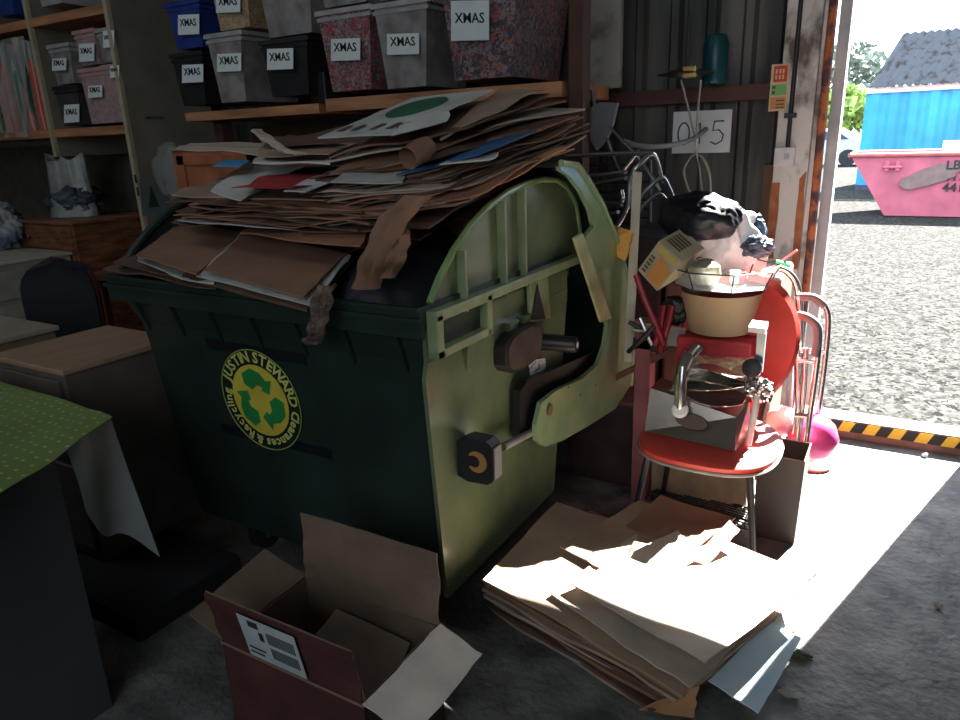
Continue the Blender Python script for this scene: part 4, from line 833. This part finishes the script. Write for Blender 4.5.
bag('blue_grey_bag', 'blue-grey plastic bag lower down beside the white bag', AY(757, 247, 3.2), (.065, .06, .045), MC['bluegrey'], .3, 2, 14)
# product box
pbx = thing('product_box', 'beige and orange printed box tilted beside the cream pole', 'box', AY(668, 260, 2.9))
q = [AY(*p_) for p_ in ((638,270,2.80), (657,291,2.78), (682,262,2.86), (659,241,2.88))]; dq = AY(682,228,3.0)-AY(659,241,2.88); qb = [p+dq for p in q]
def onr(u, v): a, b = q[3], q[2]; return a*(1-u)+b*u+dq*v+Vector((0, -.003, .004))
MB().hexa(q, qb).build('carton', mat('carton_beige', (.50, .42, .28), .6, var=.1), pbx)
def onq(u, v): a, b, c, d = q; return a*(1-u)*(1-v)+b*u*(1-v)+c*u*v+d*(1-u)*v+Vector((0, -.004, 0))
MB().prism([onq(.35, .05), onq(.95, .05), onq(.95, .6), onq(.35, .75)], (0, .003, 0)).build('orange_print', mat('orange_print', (.65, .28, .06), .6), pbx)
m = MB()
for k in range(5): m.prism([onq(.08, .1+k*.11), onq(.25, .1+k*.11), onq(.25, .16+k*.11), onq(.08, .16+k*.11)], (0, .003, 0))
m.build('dark_print', mat('brown_print', (.12, .08, .05), .6), pbx)
MB().prism([onq(.1, .78), onq(.9, .78), onq(.9, .95), onq(.1, .95)], (0, .003, 0)).build('yellow_print', mat('yellow_print', (.6, .45, .12), .6), pbx)

m = MB()
for k in range(5): m.prism([onr(.15, .2+k*.12), onr(.7, .2+k*.12), onr(.7, .26+k*.12), onr(.15, .26+k*.12)], (0, 0, .002))
m.build('barcode', MC['brown_print'], pbx)
# walking frames
alum = mat('aluminium', (.55, .56, .56), .22, .9, var=.08); gp_ = mat('grey_grip', (.13, .14, .15), .6)
def frame(lab, polys, grips, feet, r=.0115, name='walking_frame'):
    P = [[AY(*q) for q in pl] for pl in polys]; base = min((p for pl in P for p in pl), key=lambda v: v.z)
    t = thing(name, lab, 'walking frame' if name == 'walking_frame' else 'chair frame', base)
    for pl in P: 
        pts_ = smooth_line(pl); MB().tube(pts_, r, 10).build('tube', alum, t, True)
    for g in grips: MB().tube(smooth_line([AY(*q) for q in g]), r*1.5, 10).build('grip', gp_, t, True)
    for f_ in feet: p = AY(*f_); MB().tube([p, p+Vector((0, 0, .05))], r*1.5, 10).build('rubber_foot', gp_, t, True)
    return t
def smooth_line(P, n=6):
    out_ = []; 
    for i in range(len(P)-1):
        p0 = P[max(i-1, 0)]; p1 = P[i]; p2 = P[i+1]; p3 = P[min(i+2, len(P)-1)]
        for k in range(n):
            t = k/n; out_.append(.5*((2*p1)+(p2-p0)*t+(2*p0-5*p1+4*p2-p3)*t*t+(3*p1-p0-3*p2+p3)*t*t*t))
    out_.append(P[-1]); return out_
frame('folded aluminium walking frame nearest the doorway, right of the red chair', [[(797,297,3.25), (814,298,3.25), (826,308,3.25), (828,330,3.25), (822,385,3.25), (815,430,3.25), (811,455,3.25)], [(797,297,3.5), (795,330,3.5), (793,380,3.5), (790,440,3.5)], [(797,350,3.25), (826,352,3.25)], [(793,420,3.4), (814,425,3.25)]], [[(800,297,3.25), (814,298,3.25), (825,306,3.25)]], [(811,460,3.25), (790,446,3.5)])
frame('folded aluminium walking frame with a grey grip, just right of the backrest', [[(792,314,3.08), (805,316,3.08), (816,324,3.08), (819,345,3.08), (812,400,3.08), (803,462,3.08)], [(797,345,3.15), (798,400,3.15), (792,452,3.15)], [(806,348,3.12), (803,400,3.12), (797,455,3.12)], [(798,360,3.1), (815,362,3.1)], [(796,415,3.12), (810,416,3.08)]], [[(798,315,3.08), (808,318,3.08), (817,326,3.08), (818,340,3.08), (815,356,3.08)]], [(803,468,3.08)])
frame('curved aluminium frame top rising behind the wire tray', [[(765,290,3.3), (768,277,3.3), (778,269,3.3), (790,274,3.3), (798,290,3.3), (800,330,3.3), (797,400,3.3), (790,440,3.3)]], [], [(790, 446, 3.3)], .015)
# dark brown tall bin
db = thing('waste_paper_bin', 'tall dark brown square bin standing behind the front chair leg', 'bin', (-.31, 2.93, 0))
def rr(z, o, x0=-.40, x1=-.22, y0=2.83, y1=3.03): return [(x0-o, y0-o, z), (x1+o, y0-o, z), (x1+o, y1+o, z), (x0-o, y1+o, z)]
m = MB(); hollow(m, [rr(0, -.01), rr(.38, .0)], [rr(.01, -.014), rr(.38, -.006)]); m.build('shell', mat('dark_brown', (.045, .028, .022), .4, var=.1), db)
MB().tube([Vector(p) for p in rr(.38, -.003)], .004, 6, True).build('rim', mat('rim_tan', (.3, .2, .14), .5), db)
# pink ball and friends
bl_ = tag(MB().lathe([(.001, -.105), (.05, -.092), (.085, -.06), (.105, 0), (.085, .06), (.05, .092), (.001, .105)], AY(813, 437, 3.2), 24).build('pink_ball', mat('pink_plastic', (.85, .08, .28), .3, var=.05), smooth=True), 'pink plastic ball behind the folded walking frames', 'ball')
tag(MB().lathe([(.001, -.07), (.04, -.055), (.065, -.02), (.065, .02), (.04, .055), (.001, .07)], AY(782, 420, 3.2), 20).build('pink_balloon', mat('pink_white', (.8, .25, .35), .3, col2=(.8, .75, .75), scale=4, thr=(.45, .55)), smooth=True), 'smaller pink and white ball between the red backrest and the frames', 'ball')
c = AZ(808, 478, .0); tag(MB().lathe([(.085, 0), (.09, .015), (.03, .06), (.01, .065)], c+Vector((-.0, .15, 0)), 20).build('red_cone', mat('red_plastic', (.6, .10, .08), .5), smooth=True), 'low red plastic dish on the floor beside the dark brown bin', 'dish')
# black mesh tray under seat
mt_ = thing('mesh_tray', 'black plastic mesh tray under the red seat', 'tray', (-.65, 2.75, .2))
ta = [AY(652,492,2.9), AY(752,522,2.78), AY(756,510,2.95), AY(664,486,3.1)]
m = MB(); NN = 16
for k in range(NN+1):
    u = k/NN; m.tube([ta[0].lerp(ta[1], u), ta[3].lerp(ta[2], u)], .0035, 4)
    m.tube([ta[0].lerp(ta[1], u), ta[0].lerp(ta[1], u)+Vector((0, 0, -.04))], .0035, 4)
for k in range(6): u = k/5; m.tube([ta[0].lerp(ta[3], u), ta[1].lerp(ta[2], u)], .0035, 4)
for z_ in (-.015, -.04): m.tube([ta[0]+Vector((0, 0, z_)), ta[1]+Vector((0, 0, z_))], .004, 4)
m.build('mesh', k1, mt_); MB().tube(ta, .006, 6, True).build('rim', k1, mt_)
tag(MB().box((-.88, 2.98, .0), (-.45, 3.18, .30), .01).build('cream_case', mat('cream_case', (.34, .27, .17), .6, var=.2)), 'cream case under the red chair, behind the mesh tray', 'case')
tag(MB().box((-.93, 3.02, .30), (-.72, 3.14, .42), .01).build('orange_tin', mat('orange_tin', (.55, .28, .06), .5)), 'orange-yellow carton under the left side of the red seat', 'carton')
# dark cabinet & pink cabinet behind
cabinet('maroon_cupboard', 'dark maroon cupboard between the green bin and the red chair', 'cupboard', -1.30, -.985, 3.02, 3.30, 0, .44, mat('maroon_wood_top', (.12, .05, .045), .5), mat('maroon_wood', (.055, .028, .03), .5, var=.2))
cabinet('pink_cabinet', 'faded pink narrow cabinet left of the chrome appliance', 'cabinet', -.955, -.885, 2.92, 3.0, 0, .86, mat('tan_wood', (.35, .2, .12), .6), mat('pink_wood', (.26, .09, .10), .6, var=.1))
tag(MB().hexa([AY(660,345,2.9), AY(684,347,2.9), AY(684,347,2.97), AY(660,345,2.97)], [AY(665,326,2.9), AY(686,328,2.9), AY(686,328,2.97), AY(665,326,2.97)]).build('grey_metal_box', mat('grey_steel', (.30, .29, .29), .35, .6)), 'small grey metal box above the pink cabinet', 'box')
tag(MB().tube([AY(600,385,2.98), AY(682,345,2.92)], .018, 4).build('wooden_batten', mat('batten', (.16, .07, .05), .6)), 'dark red wooden batten lying over the maroon cupboard', 'batten')
# red metal frame
rm = mat('red_metal', (.30, .02, .03), .4)
t = thing('red_metal_frame', 'dark red tubular metal frame beneath the tilted printed box', 'frame', AY(652, 350, 2.88))
for pl in (((636,275,2.9), (645,300,2.88), (656,325,2.87), (664,345,2.88)), ((672,305,2.9), (668,325,2.9), (660,352,2.9)), ((664,305,2.92), (660,330,2.9), (655,345,2.9))):
    MB().tube([AY(*q) for q in pl], .014, 8).build('tube', rm, t, True)
t = thing('scooter_parts', 'black and chrome metal parts piled left of the red frame', 'metal parts', AY(640, 340, 2.9))
for k, pl in enumerate((((628,352,2.9), (650,332,2.88)), ((632,330,2.9), (655,333,2.9)), ((636,345,2.86), (655,325,2.86)), ((640,318,2.9), (652,345,2.9)), ((629,322,2.88), (640,328,2.88)))):
    MB().tube([AY(*q) for q in pl], .010, 8).build('rod', chrome if k % 2 else k1, t, True)
MB().box(AY(632, 350, 2.92), AY(632, 350, 2.92)+Vector((.12, .08, .06)), .01).build('bracket', k1, t)
MB().blob(AY(675, 310, 2.95), (.05, .04, .06), .4, 3, 3, 3).build('motor', k1, t)
# cream pole, orange foam
tag(MB().hexa([AY(624,362,2.95), AY(632,362,2.95), AY(633,361,2.99), AY(625,361,2.99)], [AY(633,172,3.0), AY(642,173,3.0), AY(642,172,3.04), AY(633,171,3.04)]).build('cream_pole', mat('cream_paint', (.50, .46, .36), .5, var=.1)), 'cream painted wooden pole leaning upright beside the bin lid', 'pole')
tag(MB().blob(AY(618, 242, 2.95), (.065, .03, .065), .7, 1.6, 21, 2).build('orange_foam', mat('orange_foam', (.62, .33, .08), .85)), 'torn orange-yellow foam scrap beside the cream pole', 'foam')
# stacked tubular chair frames
cf = 'chair_frame'
frame('outermost chrome chair frame of the stack behind the bin lid', [[(612,232,3.05), (620,222,3.05), (628,205,3.05), (630,180,3.05), (637,167,3.05), (651,154,3.1), (657,161,3.15), (662,182,3.2)], [(566,156,3.3), (610,154,3.2), (650,153,3.1)]], [], [], .010, cf)
frame('second chrome chair frame of the stack, just inside the outermost', [[(638,203,3.05), (645,192,3.08), (661,178,3.12), (668,186,3.16), (673,198,3.2)], [(575,176,3.3), (600,175,3.2), (626,172,3.1)], [(583,187,3.3), (605,182,3.2), (626,178,3.1)]], [], [], .010, cf)
frame('innermost chrome chair frame of the stack near the black rubbish bag', [[(638,213,3.05), (645,204,3.08), (658,194,3.12), (665,198,3.16), (669,206,3.2)], [(590,200,3.3), (620,203,3.1), (622,190,3.1)], [(600,206,3.3), (622,205,3.1)], [(604,216,3.3), (618,212,3.1)]], [], [], .009, cf)
frame('thin grey steel chair leg frame slanting up behind the stack', [[(606,122,3.5), (618,136,3.4), (640,160,3.3), (660,190,3.2)], [(600,120,3.5), (615,160,3.4), (620,172,3.3)], [(622,172,3.3), (640,150,3.3)]], [], [], .008, cf)
t = thing('fan_housing', 'grey plastic chair seat shell behind the right tip of the heap', 'seat shell', AY(600, 140, 3.4))
MB().prism([AY(*q, 3.45) for q in ((583,112),(600,102),(617,103),(612,125),(606,140),(596,150),(588,135))], (0, .03, 0)).build('shell', mat('dusty_grey', (.17, .17, .18), .6), t)
MB().tube([AY(592,90,3.45), AY(594,105,3.45)], .01).build('stem', k1, t)
tag(MB().tube(smooth_line([AY(622,141,3.6), AY(640,146,3.6), AY(665,146,3.7), (AY(690,140,3.9)), AY(706,129,4.1)]), .013, 10).build('grey_hose', mat('grey_hose', (.20, .21, .22), .5), smooth=True), 'grey hose curving across the front of the numbered sign', 'hose')
dark_f = thing('black_metal_rack', 'black metal rack lying behind the chair frames', 'rack', (-1.2, 3.6, 1.2))
for k in range(7):
    MB().tube([AY(568, 166+k*9, 3.5), AY(650, 164+k*9, 3.4)], .008, 6).build('bar', mat('dark_steel', (.06, .06, .065), .35, .7), dark_f)
MB().tube([AY(568,160,3.5), AY(568,225,3.5)], .01).tube([AY(650,160,3.4), AY(650,222,3.4)], .01).build('upright', MC['dark_steel'], dark_f)
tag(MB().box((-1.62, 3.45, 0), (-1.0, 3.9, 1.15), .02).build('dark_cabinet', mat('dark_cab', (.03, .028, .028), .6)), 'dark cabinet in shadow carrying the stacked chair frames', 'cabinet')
tag(MB().box((-.98, 3.42, 0), (-.45, 3.85, 1.0), .02).build('brown_crate', mat('crate_brown', (.12, .08, .06), .7)), 'brown crate behind the chair carrying the bags', 'crate')
tag(MB().tube([AY(772,268,3.4), AY(797,250,3.4)], .006).build('red_stick', mat('pink_stick', (.5, .12, .14), .5)), 'thin red stick poking out above the walking frame', 'stick')
tag(MB().tube([AY(776,262,3.38), AY(790,266,3.38)], .012).build('green_rod', mat('green_handle', (.03, .35, .12), .4)), 'small green rod beside the red stick', 'rod')

# ================================================================== WALL FITTINGS
sg = thing('number_sign', 'white wall sign with the hand-drawn number 015', 'sign', AY(702, 150, WY-.11))
q = [AY(673,113,WY-.11), AY(732,108,WY-.11), AY(731,152,WY-.11), AY(674,154,WY-.11)]
x0_, x1_, z0_, z1_ = q[0].x, q[1].x, (q[2].z+q[3].z)/2, (q[0].z+q[1].z)/2
sgm = mat('sign_white', (.72, .74, .74), .6, var=.04)
box('board', (x0_, WY-.10, z0_), (x1_, WY-.09, z1_), sgm, sg, .001)
cx = (x0_+x1_)/2; cz = (z0_+z1_)/2
def sp(pts_): return [(x0_+(x1_-x0_)*a, WY-.103, z0_+(z1_-z0_)*b) for a, b in pts_]
m = MB(); m.tube(sp([(.20+.10*math.cos(2*PI*k/20), .47+.26*math.sin(2*PI*k/20)) for k in range(20)]), .004, 6, True)
m.tube(sp([(.40, .58), (.48, .72), (.48, .22)]), .004, 6); m.tube(sp([(.88, .74), (.72, .74), (.70, .52), (.80, .54), (.88, .42), (.86, .28), (.76, .20), (.67, .26)]), .004, 6)
m.build('number', ink, sg)
# pendant disc + cable
pd = thing('hanging_lamp', 'dark disc lamp with a brass section hanging in front of the wall', 'lamp', AY(690, 75, 3.95))
c = AY(686, 74, 3.95); MB().lathe([(.01, -.018), (.08, -.012), (.145, 0), (.08, .018), (.02, .03)], c, 28).build('disc', mat('disc_dark', (.04, .04, .035), .35, .6), pd, True)
MB().box(c+Vector((.01, -.11, -.025)), c+Vector((.075, -.05, .03)), .005).build('brass_plate', mat('brass', (.55, .38, .14), .35, .8), pd)
MB().tube([c+Vector((0, 0, .03)), Vector((c.x, c.y, CEIL))], .006).build('cord', k1, pd)
tl = mat('teal_plastic', (.01, .075, .09), .35); c2 = AY(714, 84, 4.15)
tag(MB().lathe([(.055, 0), (.065, .02), (.065, .2), (.05, .24), (.02, .25)], c2, 24).build('teal_bottle', tl, smooth=True), 'dark teal plastic bottle standing on the wall rail behind the lamp', 'bottle')
cabm = mat('beige_cable', (.38, .34, .27), .5)
tag(MB().tube(smooth_line([AY(681,80,3.95), AY(685,95,3.95), AY(692,125,3.95), AY(696,150,3.95), AY(690,158,3.95), AY(684,170,3.95), AY(687,185,3.95), AY(692,196,3.93)]), .0055, 8)
    .tube(smooth_line([AY(701,80,3.95), AY(698,110,3.95), AY(696,150,3.95), AY(703,158,3.95), AY(709,172,3.95), AY(711,192,3.93)]), .0055, 8)
    .tube(smooth_line([AY(695,150,3.94), AY(699,165,3.94), AY(702,192,3.93)]), .0045, 8).build('hanging_cable', cabm, smooth=True), 'looped beige cable hanging from the disc lamp', 'cable')
# fire notice
fy = WY-.172
fs = thing('fire_notice', 'yellow fire safety notice with red and green panels on the white post', 'sign', AY(778, 110, fy))
def qq(pts_, y=fy): return [AY(a, b, y) for a, b in pts_]
xa = AY(770, 88, fy).x; xb = AY(788, 88, fy).x; za = AY(779, 111, fy).z; zb2 = AY(779, 64, fy).z
box('board', (xa, fy, za), (xb, fy+.006, zb2), mat('notice_cream', (.62, .52, .28), .5), fs, .001)
def sub(n_, a, b, c, d, m_): return box(n_, (xa+(xb-xa)*a, fy-.002, za+(zb2-za)*b), (xa+(xb-xa)*c, fy+.001, za+(zb2-za)*d), m_, fs, 0)
sub('red_panel', .15, .62, .9, .96, mat('notice_red', (.6, .04, .02), .5)); sub('green_panel', .08, .34, .92, .57, mat('notice_green', (.18, .45, .12), .5)); sub('orange_panel', .08, .04, .92, .30, mat('notice_orange', (.6, .25, .08), .5))
m = MB()
for a, b in ((.3, .80), (.5, .80), (.68, .80), (.3, .68), (.5, .68), (.68, .68)): m.box((xa+(xb-xa)*(a-.05), fy-.003, za+(zb2-za)*b), (xa+(xb-xa)*(a+.05), fy-.0015, za+(zb2-za)*(b+.09)))
m.build('red_panel_symbol', MC['notice_cream'], fs); m = MB()
for b in (.37, .48): m.lathe([(.008, 0), (.008, .001)], (xa+(xb-xa)*.22, fy-.002, za+(zb2-za)*(b+.03)), 12, (0, -1, 0))
for b in (.06, .13, .21): m.box((xa+(xb-xa)*.4, fy-.003, za+(zb2-za)*b), (xa+(xb-xa)*.85, fy-.0015, za+(zb2-za)*(b+.03)))
m.build('symbols', mat('notice_dark', (.05, .08, .04), .5), fs)
# conduit and switch
cd = thing('cable_conduit', 'black cable conduit running down the white post to the switch', 'conduit', AY(789, 140, fy))
cx_ = AY(790, 120, fy).x; MB().tube([(cx_, fy+.002, AY(787, 148, fy).z), (cx_+.004, fy+.002, CEIL)], .011, 10).build('pipe', k1, cd, True)
MB().box((cx_-.03, fy-.01, AY(790,118,fy).z), (cx_+.03, fy+.01, AY(790,113,fy).z), .002).build('clamp', k1, cd)
sw = thing('light_switch', 'white square switch box on the post below the conduit', 'switch', AY(785, 165, fy))
a = AY(774, 166, fy); b = AY(796, 147, fy); box('box', (a.x, fy-.03, a.z), (b.x, fy+.012, b.z), mat('switch_white', (.62, .63, .62), .4), sw, .004)
box('rocker', (a.x+.05, fy-.034, a.z+.035), (b.x-.025, fy-.028, b.z-.03), mat('switch_grey', (.45, .46, .46), .4), sw, .002)
# pale board hanging high at the end of the shelf
hb = [AY(*q, 3.9) for q in ((580, -30), (622, -30), (618, 88), (580, 90))]
tag(MB().prism([(hb[0].x, 3.9, hb[3].z), (hb[1].x, 3.9, hb[3].z), (hb[1].x, 3.9, hb[0].z), (hb[0].x, 3.9, hb[0].z)], (0, .04, 0)).build('hanging_board', mat('stained_board', (.33, .32, .28), .8, col2=(.14, .13, .10), scale=5, thr=(.35, .5))), 'stained pale board hung on the wall right of the shelf', 'board')
